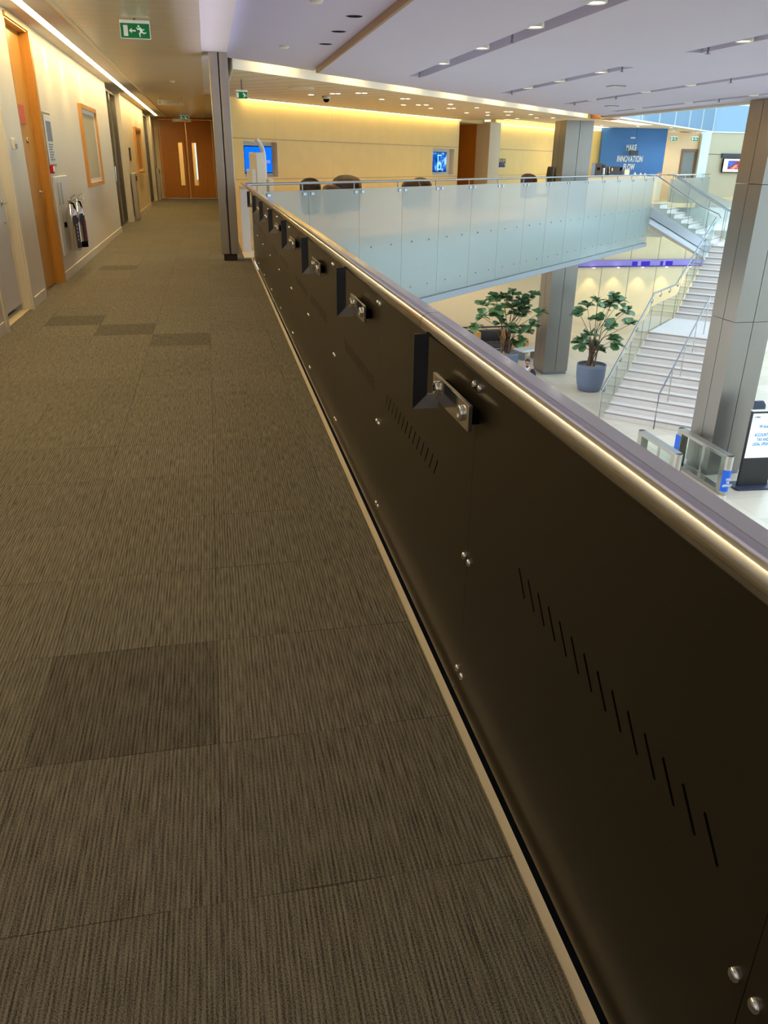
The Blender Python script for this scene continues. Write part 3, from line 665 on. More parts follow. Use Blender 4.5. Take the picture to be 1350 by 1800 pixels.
# back wall of the bridge with screen niches
QB = 6.35 / S2 + .0             # 4.49 m behind the balustrade
def wallq(name, segs, m):
    w = bmb()
    for s0, s1, z0, z1 in segs: w.box(s0, s1, QB, QB + .2, z0, z1)
    return struct(w.obj(name, m))
def sX(x): return (x + QB / S2) * S2
n1a, n1b, n2a, n2b = sX(.89), sX(1.81), sX(7.47), sX(8.55)
op0, op1, en = sX(8.74), sX(10.1), sX(15.6)
wallq('wall_bridge_back', [(sX(.35), n1a, -.1, 2.9), (n1a, n1b, -.1, 1.0), (n1a, n1b, 1.84, 2.9), (n1b, n2a, -.1, 2.9), (n2a, n2b, -.1, 1.0), (n2a, n2b, 1.84, 2.9), (n2b, op0, -.1, 2.9),
                        (op0, op1, 2.70, 2.9), (sX(10.74), en, -.1, 2.9)], M_wallpanel)
w = bmb()
for a, b in ((sX(.35), op0), (sX(10.74), en)): w.box(a, b, QB - .006, QB, 1.885, 1.905); w.box(a, b, QB - .006, QB, .955, .97)
struct(w.obj('trim_10', mat('wall_reveal', (176, 150, 104), .6, noise=.03)))
w = bmb(); w.box(op1, sX(10.74), QB - .25, QB + .3, -.1, 2.78); struct(w.obj('wall_pier', M_cream))
for a, b in ((n1a, n1b), (n2a, n2b)):
    w = bmb(); w.box(a, b, QB + .18, QB + .2, 1.0, 1.84); w.box(a, a + .01, QB, QB + .18, 1.0, 1.84); w.box(b - .01, b, QB, QB + .18, 1.0, 1.84); w.box(a + .01, b - .01, QB, QB + .18, 1.0, 1.01); w.box(a + .01, b - .01, QB, QB + .18, 1.83, 1.84)
    struct(w.obj('niche_lining', M_white))
w = bmb(); w.box(op0, op0 + .02, QB, QB + 2.0, -.1, 2.7); w.box(op0 + .02, op1, QB + 2.0, QB + 2.1, -.1, 2.7); w.box(op1 - .02, op1, QB + .3, QB + 2.0, -.1, 2.7)
struct(w.obj('wall_recess', M_timberd))
struct(bmb().box(op0, op1, QB, QB + 2.1, -.2, -.1).obj('floor_recess', M_bridgefloor)); struct(bmb().box(op0, op1, QB + .2, QB + 2.1, 2.70, 2.78).obj('ceiling_recess', M_plaster))
t = thing('timber_cabinet', 'oak cabinet wall with pale shelf niche inside the recess of the bridge wall', 'cabinet', tuple(B45 @ Vector((op0 + .62, QB + 1.1, -.1))), R(45))
w = MB(); w.box(0, 1.26, 0, .5, 0, 1.30); w.box(0, 1.26, 0, .5, 1.62, 2.45); w.box(0, .14, 0, .5, 1.30, 1.62); w.box(1.1, 1.26, 0, .5, 1.30, 1.62); w.obj('body', M_timber, t)
MB().box(.14, 1.1, .3, .5, 1.30, 1.62).obj('shelf_niche', M_cream, t)
MB().box(-.01, 1.27, -.012, 0, 1.85, 1.865).obj('panel_joint', M_timberd, t)
def wash(s0, s1, label):
    t = thing('cove_light', label, 'light', tuple(B45 @ Vector((s0, QB - .10, 2.765))), R(45), group='cove lights along the top of the bridge wall')
    MB().box(0, s1 - s0, -.025, .025, -.012, .012).obj('diffuser', M_cove, t); MB().box(0, s1 - s0, -.04, -.026, -.012, .014).obj('lip', M_white, t)
wash(sX(.9), op0 - .1, 'glowing cove light along the top of the wall with the two blue screens')
wash(sX(10.85), en - .5, 'glowing cove light along the top of the wall behind the steel lettering')
def wall_screen(label, s0, s1, z0, z1, m):
    t = thing('wall_screen', label, 'screen', tuple(B45 @ Vector(((s0 + s1) / 2, QB + .10, (z0 + z1) / 2))), R(45), group='screens in the bridge wall niches')
    a, b = (s1 - s0) / 2, (z1 - z0) / 2
    MB().box(-a, a, -.04, .04, -b, b, .004).obj('casing', M_black, t); MB().box(-a + .035, a - .02, -.045, -.04, -b + .02, b - .02).obj('display', m, t); return t
t = wall_screen('bright blue display in the niche behind the white kiosk', n1a + .06, n1b - .16, 1.10, 1.735, M_blue)
text('TRUSTED', .105, M_letter, t, (.30, -.048, -.05), (R(90), 0, 0), sx=.65)
t = wall_screen('picture screen with a glowing blue shape in the niche beside the timber recess', n2a + .06, n2b - .44, 1.10, 1.725, M_scr2)
w = MB()
for x0, x1, z0, z1 in ((-.12, .12, .20, .225), (-.12, -.095, -.05, .20), (-.12, .12, -.05, -.025), (.095, .12, -.22, -.05), (-.12, .12, -.24, -.215), (-.12, -.095, -.22, -.05)): w.box(x0, x1, -.050, -.045, z0, z1)
w.obj('glowing_shape', emis('cyan_glow', (.25, .75, 1), 1.6), t)
# steel logo: four open squares over letters
c = B45 @ Vector((sX(11.29), QB - .02, 1.40))
t = thing('wall_logo', 'blue company logo letters with four outlined squares on the cream bridge wall', 'sign', tuple(c), R(45))
text('KPMG', .25, M_navy, t, (0, 0, -.065), (R(90), 0, 0), sx=.82, bold=.012, shear=.25)
w = MB()
for k in range(4):
    a = -.27 + k * .15
    for x0, x1, z0, z1 in ((a, a + .012, .0, .16), (a + .118, a + .13, .0, .16), (a + .012, a + .118, .148, .16)): w.box(x0, x1, -.004, .004, z0, z1)
w.obj('outlined_squares', M_navy, t)
# ------------------------------------------------------------------ frosted balustrade of the bridge
JX = [.95] + [1.85 + 1.2 * k for k in range(14)] + [18.32]
BO = ['first', 'second', 'third', 'fourth', 'fifth', 'sixth', 'seventh', 'eighth', 'ninth', 'tenth', 'eleventh', 'twelfth', 'thirteenth', 'fourteenth', 'fifteenth']
CLAMP = MB().box(-.05, .05, -.022, .022, -.03, .03, .006).mesh('clamp', M_steelm)
FIX = MB(Matrix.Rotation(R(90), 4, 'X')).lathe([(.018, -.02), (.018, .03), (.001, .03)], seg=10).mesh('fixing', M_steeld)
for k in range(15):
    a, b = JX[k] * S2, JX[k + 1] * S2
    t = thing('glass_panel', 'frosted glass balustrade panel of the bridge, %s from the corridor end' % BO[k], 'glass panel', tuple(B45 @ Vector((a, 0, 0))), R(45), group='frosted glass panels along the bridge')
    MB().box(.008, b - a - .008, -.008, .008, -1.64, .905).obj('pane', M_frost, t)
    for x in (.12, b - a - .12):
        q = bpy.data.objects.new('clamp', CLAMP); COL.objects.link(q); q.parent = t; q.location = (x, 0, .84)
    for x in (.45, b - a - .45):
        for z in (-.29, -1.33):
            q = bpy.data.objects.new('fixing', FIX); COL.objects.link(q); q.parent = t; q.location = (x, 0, z)
t = thing('bridge_handrail', 'slim steel handrail along the frosted glass bridge', 'handrail', tuple(B45 @ Vector((0, 0, 0))), R(45))
MB().tube([(.85, .03, 1.03), (26.1, .03, 1.03), (26.17, -.03, 1.0), (26.17, -2.0, -.12), (26.17, -2.75, -.40), (26.17, -2.85, -.55)], .024, 10).obj('rail', M_steelm, t)
for k in range(1, 16):
    MB().tube([(JX[k] * S2 - .14, .03, .80), (JX[k] * S2 - .14, .03, 1.02)], .014, 8).obj('post', M_steelm, t)
# ------------------------------------------------------------------ downlights of the raft
DL = [(2.4, 19.9), (2.82, 19.38), (2.92, 19.34), (3.33, 19.0), (3.45, 18.96), (4.19, 20.68), (4.62, 20.29), (4.72, 20.25), (5.14, 22.5), (5.5, 22.34), (5.69, 22.26), (6.17, 23.61), (6.21, 21.78), (6.63, 23.39), (6.74, 23.34), (7.25, 22.83), (7.73, 25.31), (8.2, 24.75), (8.7, 26.22), (8.59, 24.24), (8.72, 24.18), (9.27, 25.93), (9.78, 25.32), (10.26, 27.78), (10.69, 27.14), (11.16, 26.89), (14.9, 33.9), (16.6, 34.6), (18.4, 34.8), (20.2, 35.2), (22.2, 38.3)]
proto = thing('downlight', 'round recessed downlight in the slatted bridge ceiling', 'downlight', (0, 0, 2.78), group='round downlights in the slatted bridge ceiling')
MB().lathe([(.085, .0), (.085, -.006), (.068, -.008), (.066, -.002)], seg=16).obj('ring', M_white, proto)
MB().lathe([(.001, -.006), (.066, -.006), (.066, .0), (.001, .0)], seg=16).obj('lens', M_down, proto)
for i, (x, y) in enumerate(DL):
    o = proto if i == 0 else copy_tree(proto)
    o.location = (x, y, 2.78 if i < 26 else 2.925)
    if i > 25: o['label'] = 'round recessed downlight over the coffee counter end of the bridge'; o['group'] = 'round downlights over the coffee counter'
    if i % 2 == 0 or i > 25: lamp('downlight_beam', 'SPOT', (x, y, 2.70 if i < 26 else 2.85), K_SPOT * (1.4 if i > 25 else 1), WARM, .05, (0, 0, 0), spot_size=R(150), spot_blend=.8)
t = thing('dome_camera', 'white dome security camera under the bridge ceiling', 'camera', (2.8, 20.3, 2.78))
MB().lathe([(.001, 0), (.10, 0), (.10, -.05), (.085, -.06), (.001, -.06)], seg=18).obj('base', M_white, t); MB().ball((0, 0, -.06), (.075, .075, .07), 14, 8).obj('dome', M_black, t)
t = thing('ceiling_diffuser', 'shallow round air diffuser on the bridge ceiling near the slot', 'vent', (2.0, 18.2, 2.78))
MB().lathe([(.001, -.02), (.20, -.02), (.26, -.012), (.27, 0), (.001, 0)], seg=24).obj('disc', M_white, t)
exit_sign('green exit sign hung just right of the slim steel column', (.72, 16.7, 2.52), .20, .11, 0, hang=.20, arrow=False)
# ------------------------------------------------------------------ office chairs on the bridge
def chair_proto():
    t = thing('tub_chair', 'x', 'chair', (0, 0, 0), group='brown tub chairs on the bridge')
    w = MB(); n = 13
    vs = []; fs = []
    for j, (z, k) in enumerate(((.42, .92), (.62, 1.0), (.85, 1.04), (1.0, 1.02))):
        for i in range(n):
            a = R(-15 + 210 * i / (n - 1)); e = .10 * (abs(i - 6) / 6) ** 2 * (j / 3) * 2.0
            for rr in (.32 * k, .265 * k): vs.append((rr * math.cos(a), rr * math.sin(a) * .9, z - e))
    for j in range(3):
        for i in range(n - 1):
            A = (j * n + i) * 2; Bq = (j * n + i + 1) * 2; C = ((j + 1) * n + i) * 2; D = ((j + 1) * n + i + 1) * 2
            fs += [(A, Bq, D, C), (A + 1, C + 1, D + 1, Bq + 1)]
    for i in range(n - 1): A = (3 * n + i) * 2; fs.append((A, A + 2, A + 3, A + 1)); A = i * 2; fs.append((A, A + 1, A + 3, A + 2))
    for i in (0, n - 1):
        for j in range(3): A = (j * n + i) * 2; C = ((j + 1) * n + i) * 2; fs.append((A, C, C + 1, A + 1))
    w.add(vs, fs, True); w.obj('backrest', M_chair, t)
    MB().lathe([(.001, .36), (.25, .36), (.285, .39), (.285, .44), (.25, .47), (.001, .475)], seg=20).obj('seat', M_chair, t)
    w = MB(); w.tube([(0, 0, .04), (0, 0, .37)], .03, 10); w.lathe([(.001, 0), (.26, 0), (.25, .015), (.03, .04), (.001, .04)], seg=20); w.obj('pedestal', M_steel, t)
    return t
CH = [(2.20, 18.72, 40, (.72, .72, 1.17), 'brown tub chair, first beyond the frosted glass from the corridor end'), (2.78, 19.25, 60, (.75, .75, 1.02), 'lower brown tub chair just left of the tallest one behind the frosted glass'), (3.18, 19.70, 40, (1.05, 1.05, 1.22), 'broad brown tub chair between the first chair and the pair farther along'),
      (5.20, 21.65, 30, (.78, .78, 1.09), 'brown tub chair, left of the pair in front of the picture screen'), (5.62, 22.10, 50, (.80, .80, 1.14), 'brown tub chair, right of the pair in front of the picture screen'), (10.55, 27.0, 35, (.86, .86, 1.2), 'brown tub chair under the logo lettering near the big column')]
cp = chair_proto()
for i, (x, y, a, k, lb) in enumerate(CH):
    o = cp if i == 0 else copy_tree(cp); o.location = (x, y, -.1); o.rotation_euler = (0, 0, R(a - 45)); o['label'] = lb; o.scale = k
def task_chair(x, y, rz, label):
    t = thing('task_chair', label, 'chair', (x, y, -.1), rz, group='dark high-back task chairs beside the column')
    prof = [(.20, .52), (.24, .62), (.215, .85), (.20, 1.10), (.23, 1.38), (.25, 1.42), (.275, 1.40), (.25, 1.10), (.265, .85), (.29, .62), (.26, .50)]
    MB().prism(prof, 0, -.23, .23, True).obj('backrest', M_darkgrey, t)
    MB().box(-.24, .24, -.24, .22, .44, .52, .03).obj('seat', M_darkgrey, t)
    w = MB(); w.tube([(0, 0, .08), (0, 0, .45)], .025, 8)
    for k in range(5): a = 2 * math.pi * k / 5; w.tube([(0, 0, .09), (.27 * math.cos(a), .27 * math.sin(a), .05)], .018, 6)
    w.obj('star_base', M_steel, t)
    w = MB(); w.tube([(-.27, .2, .52), (-.29, .2, .70), (-.29, -.12, .72)], .015, 6); w.tube([(.27, .2, .52), (.29, .2, .70), (.29, -.12, .72)], .015, 6); w.obj('armrests', M_white, t)
task_chair(11.35, 27.75, R(-90), 'dark task chair seen edge-on left of the big bridge column')
task_chair(12.0, 28.2, R(-60), 'dark task chair partly hidden by the big bridge column')
# ------------------------------------------------------------------ white kiosk near the corridor end
t = thing('photo_kiosk', 'white standing kiosk with a curved arm in front of the bright blue display', 'kiosk', (1.0, 17.5, -.1), R(38))
MB().box(-.13, .12, -.10, .12, 0, 1.66, .02).obj('cabinet', M_white, t)
MB().box(-.24, -.13, -.08, .08, .75, 1.35, .01).obj('side_panel', M_white, t)
MB().prism([(-.25, 0), (-.18, 0), (-.18, 1.12), (-.25, 1.12)], 1, -.05, .05).obj('leg_post', M_white, t)
MB().tube([(.17, 0, 0), (.17, 0, 1.45), (.165, 0, 1.62), (.13, 0, 1.74), (.06, 0, 1.84), (-.02, 0, 1.90)], .045, 12).obj('curved_arm', M_marble, t)
MB().box(.17, .30, -.12, .12, 0, 1.17, .02).obj('base_box', M_white, t)
# ------------------------------------------------------------------ big steel-clad columns
def clad_column(label, x0, y0, w_, z0, z1, joint_z):
    t = thing('column', label, 'column', (x0 + w_ / 2, y0 + w_ / 2, z0)); t['kind'] = 'thing'; t['group'] = 'big steel-clad columns'
    a = w_ / 2; h = z1 - z0; g = .008; M_c2 = MATS.get('column_cladding_dark') or mat('column_cladding_dark', (146, 138, 130), .36, .85, noise=.05, scale=3, stretch=(10, 10, .6))
    w = MB()
    for sx in (0, 1):
        for sy in (0, 1):
            xa, xb = (-a, -g) if sx == 0 else (g, a); ya, yb = (-a, -g) if sy == 0 else (g, a); zz = [.12] + [j - z0 for j in joint_z] + [h]
            for k in range(len(zz) - 1): w.box(xa, xb, ya, yb, zz[k] + (.006 if k else 0), zz[k + 1] - .006)
    w.obj('cladding', M_c2, t)
    w = MB(); w.box(-a + .02, a - .02, -.02, .02, .12, h - .02); w.box(-.02, .02, -a + .02, a - .02, .12, h - .02); w.obj('joint_backing', M_joint, t)
    MB().box(-a + .03, a - .03, -a + .03, a - .03, 0, .12).obj('plinth', M_steeld, t)
clad_column('big steel-clad column in the lobby next to the turnstiles', 12.30, 17.12, 1.0, LOW, 2.81, [-2.05, 1.05])
clad_column('big steel-clad column passing through the bridge between the planted pots', 12.10, 27.9, 1.0, LOW, 2.78, [-1.9])
# ------------------------------------------------------------------ coffee point and blue wall
struct(MB().box(17.68, 20.88, 36.6, 36.8, -.1, 2.92).obj('wall_blue', M_bluewall))
t = thing('wall_lettering', 'white slogan lettering on the deep blue wall', 'sign', (19.15, 36.59, 1.9))
for s_, sz, z in (('MAKE', .36, .20), ('INNOVATION', .36, -.27), ('FLOW', .36, -.61)): text(s_, sz, M_letter, t, (0, 0, z), (R(90), 0, 0), sx=.52, bold=.005, ext=.006, gap=1.12)
text('KPMG', .09, M_letter, t, (.02, 0, .62), (R(90), 0, 0), bold=.004, shear=.25)
t = thing('hanging_display', 'small dark box hanging in front of the slogan on the blue wall', 'box', (19.16, 36.3, 1.9))
MB().box(-.21, .21, -.035, .035, -.10, .10, .006).obj('casing', M_darkgrey, t); MB().tube([(0, 0, .10), (0, 0, 1.03)], .008, 6).obj('hanging_rod', M_darkgrey, t)
struct(MB().box(16.9, 17.68, 36.8, 36.9, -.1, 2.78).obj('wall_cafe', M_wallpanel))
w = MB(); w.box(20.88, 23.45, 39.5, 39.7, -.1, 2.9); w.box(24.35, 24.9, 39.5, 39.7, -.1, 2.9); w.box(23.45, 24.35, 39.5, 39.7, 2.15, 2.9); struct(w.obj('wall_warm_lobby', M_peach))
struct(MB().box(20.88, 20.98, 36.8, 39.5, -.1, 2.78).obj('wall_warm_return', M_peach))
w = MB(); w.box(23.3, 24.45, 40.4, 40.5, -.1, 2.9); w.box(23.3, 23.35, 39.7, 40.4, -.1, 2.9); w.box(24.40, 24.45, 39.7, 40.4, -.1, 2.9); w.box(23.3, 24.45, 39.7, 40.5, 2.9, 2.95); struct(w.obj('wall_behind_door', M_cream))
d = thing('door_6', None, None, (0, 39.5, -.1)); d['kind'] = 'structure'; d['label'] = 'glazed door with brown frame behind the stair head'
w = MB(); w.box(23.45, 23.56, -.04, .06, 0, 2.25); w.box(24.24, 24.35, -.04, .06, 0, 2.25); w.box(23.56, 24.24, -.04, .06, 2.12, 2.25); w.obj('frame', M_brown, d); MB().box(23.56, 24.24, .0, .02, 0, 2.12).obj('pane', M_frost, d)
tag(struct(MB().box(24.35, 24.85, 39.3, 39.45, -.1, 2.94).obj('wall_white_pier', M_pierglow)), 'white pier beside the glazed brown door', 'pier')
w = MB(); w.box(24.45, 34, 40, 40.2, -.1, 2.94); struct(w.obj('wall_television', mat('beige_wall_panels', (184, 172, 142), .6, noise=.02)))
struct(MB().box(24.45, 34, 39.985, 40, 1.93, 1.95).obj('trim_11', M_joint))
struct(MB().box(24.0, 34, 36.0, 40.2, -.3, -.1).obj('floor_upper_lobby', M_bridgefloor)); struct(MB().box(16.5, 26, 33.5, 42, -.29, -.11).obj('floor_cafe', M_bridgefloor))
t = thing('television', 'wall television with colour picture on white ground, beyond the stair', 'television', (26.85, 39.9, 1.42))
MB().box(-.82, .82, .0, .1, .36, .56).obj('soundbar_shelf', M_darkgrey, t); MB().box(-.75, .75, -.06, .0, -.34, .33, .01).obj('casing', M_black, t)
MB().box(-.70, .72, -.066, -.06, -.30, .31).obj('display', M_whitescr, t); MB().box(-.45, .38, -.070, -.066, -.18, .23).obj('picture', M_scr3, t); MB().box(-.08, .08, -.068, -.06, -.345, -.31).obj('badge', M_darkgrey, t)
exit_sign('green exit sign at the right edge of the blue wall', (21.05, 36.3, 2.50), .34, .15, 0, hang=.32)
exit_sign('green exit sign on the ceiling before the white pier', (22.9, 37.6, 2.55), .36, .16, 0, hang=.27)
# counter
t = thing('coffee_counter', 'pale counter under the coffee machines by the blue wall', 'counter', (16.6, 35.3, -.1))
MB().box(0, 3.6, 0, .65, .0, .98, .01).obj('body', M_cream, t); MB().box(-.03, 3.63, -.03, .68, .98, 1.02, .006).obj('worktop', M_white, t)
def gadget(name, label, cat, x, parts, group=None):
    t = thing(name, label, cat, (x, 35.55, .92), group=group)
    for nm, m, fn in parts: fn(MB()).obj(nm, m, t)
gadget('drinks_dispenser', 'tall brown dispenser at the left end of the coffee counter', 'dispenser', 17.05, [('body', M_chair, lambda w: w.box(-.16, .16, -.2, .2, 0, .52, .01)), ('nozzle', M_black, lambda w: w.box(-.05, .05, -.24, -.2, .25, .35))])
gadget('coffee_urn', 'dark upright coffee urn beside the brown dispenser', 'urn', 17.36, [('body', M_darkgrey, lambda w: w.lathe([(.001, 0), (.13, 0), (.13, .42), (.11, .46), (.001, .48)], seg=18)), ('band', M_steel, lambda w: w.lathe([(.132, .05), (.134, .06), (.134, .32), (.132, .33)], seg=18))])
gadget('espresso_machine', 'wide brown espresso machine with chrome steam arm on the counter', 'coffee machine', 17.82, [('body', M_chair, lambda w: w.box(-.27, .27, -.2, .22, 0, .40, .015)), ('drip_tray', M_steel, lambda w: w.box(-.22, .22, -.30, -.2, .02, .05)), ('group_head', M_chrome, lambda w: w.tube([(-.15, -.26, .33), (-.15, -.26, .22)], .03, 10)), ('steam_arm', M_chrome, lambda w: w.tube([(-.26, -.2, .38), (-.28, -.26, .25), (-.27, -.28, .12)], .01, 6))])
gadget('grinder', 'dark coffee grinder right of the espresso machine', 'grinder', 18.22, [('body', M_darkgrey, lambda w: w.box(-.09, .09, -.1, .1, 0, .22, .01)), ('hopper', M_black, lambda w: w.lathe([(.04, .22), (.08, .35), (.08, .37), (.001, .37)], seg=14))])
gadget('carton', 'cream carton at the right of the coffee machines', 'box', 18.50, [('body', M_paper, lambda w: w.box(-.12, .12, -.1, .1, 0, .27, .004)), ('lid', M_red, lambda w: w.box(-.12, .12, -.1, .1, .27, .28))])
for i, (x, hgt, lb) in enumerate(((18.92, .17, 'pale bottle, left of the three on the counter below the slogan'), (19.20, .15, 'pale bottle, middle of the three on the counter below the slogan'), (19.42, .14, 'pale bottle, right of the three on the counter below the slogan'))):
    t = thing('bottle', lb, 'bottle', (x, 35.5, .92), group='bottles on the coffee counter')
    MB().lathe([(.001, 0), (.06, 0), (.06, hgt * .6), (.02, hgt * .85), (.02, hgt), (.001, hgt)], seg=14).obj('body', M_marble, t); MB().lathe([(.022, hgt), (.022, hgt + .02), (.001, hgt + .02)], seg=10).obj('cap', M_tan, t)
t = thing('snack_rack', 'low rack of snacks at the right end of the coffee counter', 'rack', (19.95, 35.5, .92)); MB().box(-.25, .2, -.1, .1, 0, .03).obj('tray', M_steeld, t); MB().box(-.25, .12, -.08, .08, .03, .10, .01).obj('packets', M_letter, t); MB().box(.10, .24, -.08, .08, .03, .16, .01).obj('box', M_tan, t)
# bright rectangular ceiling coves of the cafe
for s0, s1, q0, q1, lb in ((20.4, 26.2, .45, 1.05, 'long bright ceiling panel nearest the stair head'), (26.2, 28.8, 3.0, 3.5, 'short bright ceiling panel between the column and the blue wall')):
    t = thing('ceiling_light_panel', lb, 'light', tuple(B45 @ Vector(((s0 + s1) / 2, (q0 + q1) / 2, 2.925))), R(45), group='bright ceiling panels over the coffee point'); a, b = (s1 - s0) / 2, (q1 - q0) / 2
    MB().box(-a, a, -b, b, -.006, 0).obj('diffuser', emis('cove_panel', (1, .84, .48), 1.6), t)
    w = MB(); w.box(-a - .05, -a, -b - .05, b + .05, -.012, .0); w.box(a, a + .05, -b - .05, b + .05, -.012, .0); w.box(-a, a, -b - .05, -b, -.012, 0); w.box(-a, a, b, b + .05, -.012, 0); w.obj('frame', M_white, t)
# ================================================================== ATRIUM CEILING
CE = 13.45                      # ceiling edge line y = x + CE
SL = [(3.60, 3.88, -6, 15.4), (6.33, 6.58, 12.8, 18.4), (6.33, 6.58, -6, 10.95), (8.93, 9.18, -6, 21.0), (11.44, 11.66, -6, 23.4)]
def slab_with_slots():
    w = MB(); z0, z1 = 2.81, 2.95
    xs = [1.99, 3.60, 3.88, 6.33, 6.58, 8.93, 9.18, 11.44, 11.66, 12.42]
    for a, b in zip(xs[:-1], xs[1:]):
        segs = [(-8, None)]
        cuts = sorted([(s[2], s[3]) for s in SL if abs(s[0] - a) < .01])
        y = -8
        for c0, c1 in cuts:
            w.add([(a, y, z0), (b, y, z0), (b, c0, z0), (a, c0, z0), (a, y, z1), (b, y, z1), (b, c0, z1), (a, c0, z1)], [(0, 1, 2, 3), (7, 6, 5, 4), (0, 4, 5, 1), (1, 5, 6, 2), (2, 6, 7, 3), (3, 7, 4, 0)]); y = c1
        w.add([(a, y, z0), (b, y, z0), (b, b + CE, z0), (a, a + CE, z0), (a, y, z1), (b, y, z1), (b, b + CE, z1), (a, a + CE, z1)], [(0, 1, 2, 3), (7, 6, 5, 4), (0, 4, 5, 1), (1, 5, 6, 2), (2, 6, 7, 3), (3, 7, 4, 0)])
    return struct(w.obj('ceiling_atrium', M_atr))
slab_with_slots()
w = MB()
for a, b, y0, y1 in SL: w.box(a - .03, b + .03, y0 - .03, y1 + .03, 2.95, 3.0)
struct(w.obj('ceiling_slot_tops', M_atr))
w = MB(); z0, z1 = 2.89, 2.97
w.add([(.375, -8, z0), (1.985, -8, z0), (1.985, 1.985 + 13.95, z0), (.375, .375 + 13.95, z0), (.375, -8, z1), (1.985, -8, z1), (1.985, 1.985 + 13.95, z1), (.375, .375 + 13.95, z1)], [(0, 1, 2, 3), (7, 6, 5, 4), (0, 4, 5, 1), (1, 5, 6, 2), (2, 6, 7, 3), (3, 7, 4, 0)])
struct(w.obj('ceiling_edge_bay', M_atr))
struct(MB().box(1.95, 1.99, -8, 15.4, 2.81, 2.97).obj('trim_12', mat('bronze_beam', (150, 118, 76), .45, noise=.05)))
struct(MB().box(12.42, 12.6, -8, 26, 2.75, 4.5).obj('trim_13', M_plaster))
struct(MB().add([(12.42, 25.8, 2.78), (13.6, 27.0, 2.78), (13.6, 27.8, 2.78), (12.42, 26.8, 2.78), (12.42, 25.8, 2.96), (13.6, 27.0, 2.96), (13.6, 27.8, 2.96), (12.42, 26.8, 2.96)], [(0, 3, 2, 1), (4, 5, 6, 7), (0, 1, 5, 4), (1, 2, 6, 5), (2, 3, 7, 6), (3, 0, 4, 7)]).obj('trim_14', M_timberd))
SLAMP = [(3.70, 13.32), (3.70, 11.43), (3.70, 9.55), (3.70, 8.02), (6.45, 16.98), (6.45, 15.39), (6.45, 13.69), (6.45, 9.84), (9.05, 19.54), (9.05, 16.98), (9.05, 15.29), (9.05, 12.6), (11.55, 21.97), (11.55, 19.49), (11.55, 16.95)]
sp_ = thing('slot_spotlight', 'white spotlight set in a long slot of the lavender ceiling', 'spotlight', (0, 0, 2.9), group='white spotlights in the ceiling slots')
MB().lathe([(.10, .05), (.105, -.03), (.095, -.035), (.085, .03)], seg=18).obj('housing', M_white, sp_); MB().lathe([(.001, -.02), (.088, -.02), (.088, .04), (.001, .04)], seg=18).obj('lens', M_downw, sp_)
for i, (x, y) in enumerate(SLAMP):
    o = sp_ if i == 0 else copy_tree(sp_); o.location = (x - (.05 if x < 4 else 0), y, 2.84)
    lamp('slot_spot_beam', 'SPOT', (x, y, 2.79), K_ATR, (.92, .95, 1), .08, (0, 0, 0), spot_size=R(140), spot_blend=.7)
t0 = None
for i, (x, y) in enumerate(((1.70, 8.75), (1.70, 9.95), (1.70, 11.11), (1.70, 12.3))):
    t = thing('ceiling_recess_light', 'unlit dark recess light beside the bronze beam, %s from the near end' % ORD[i], 'light', (x, y, 2.89), group='unlit recess lights beside the bronze beam')
    MB().lathe([(.001, -.004), (.085, -.004), (.09, -.001), (.09, 0), (.001, 0)], seg=20).obj('black_aperture', M_black, t); MB().lathe([(.09, 0), (.105, -.006), (.11, 0)], seg=20).obj('rim', M_atr, t)
for x, y, lb in ((7.82, 15.87, 'small grey grille on the lavender ceiling between the slots, nearer'), (10.39, 21.2, 'small grey grille on the lavender ceiling by the far slot, farther')):
    t = thing('ceiling_grille', lb, 'vent', (x, y, 2.81), 0, group='small grilles on the lavender ceiling'); MB().box(-.14, .14, -.14, .14, -.012, 0).obj('frame', M_grey, t)
    w = MB()
    for k in range(4): w.box(-.11, .11, -.11 + k * .06, -.07 + k * .06, -.016, -.012)
    w.obj('slats', M_white, t)
for x, y in ((3.68, 14.9), (3.70, 10.4), (6.45, 17.9), (6.45, 12.95), (6.45, 10.6), (9.05, 20.5), (9.05, 18.3), (9.05, 14.0), (11.55, 18.2)):
    t = thing('sprinkler_head', 'tiny sprinkler head dropping from a slot of the lavender ceiling', 'sprinkler', (x, y, 2.86), group='sprinkler heads in the ceiling slots')
    w = MB(); w.tube([(0, 0, .092), (0, 0, -.10)], .014, 8); w.lathe([(.001, -.105), (.035, -.105), (.035, -.10), (.001, -.10)], seg=10); w.obj('head', M_steeld, t)
# purple uplight added unseen behind the black balustrade to brighten the ceiling
t = thing('added_uplight_strip', 'added purple uplight channel, out of view on the void side of the black balustrade', 'light', (.76, 5.5, .60))
MB().box(-.07, .08, -7.5, 7.5, -.06, -.04).obj('channel', M_steeld, t)
MB().box(-.05, .05, -7.5, 7.5, -.04, -.02).obj('diffuser', emis('lavender_fill_glow', (.62, .56, 1), 3), t)
up = lamp('added_uplight_beam', 'AREA', (.80, 5.5, .62), 170, (.74, .68, 1), rot=(R(180), R(-52), 0), shape='RECTANGLE', size_y=15)
up.data.spread = R(95)
up.data.size = .10
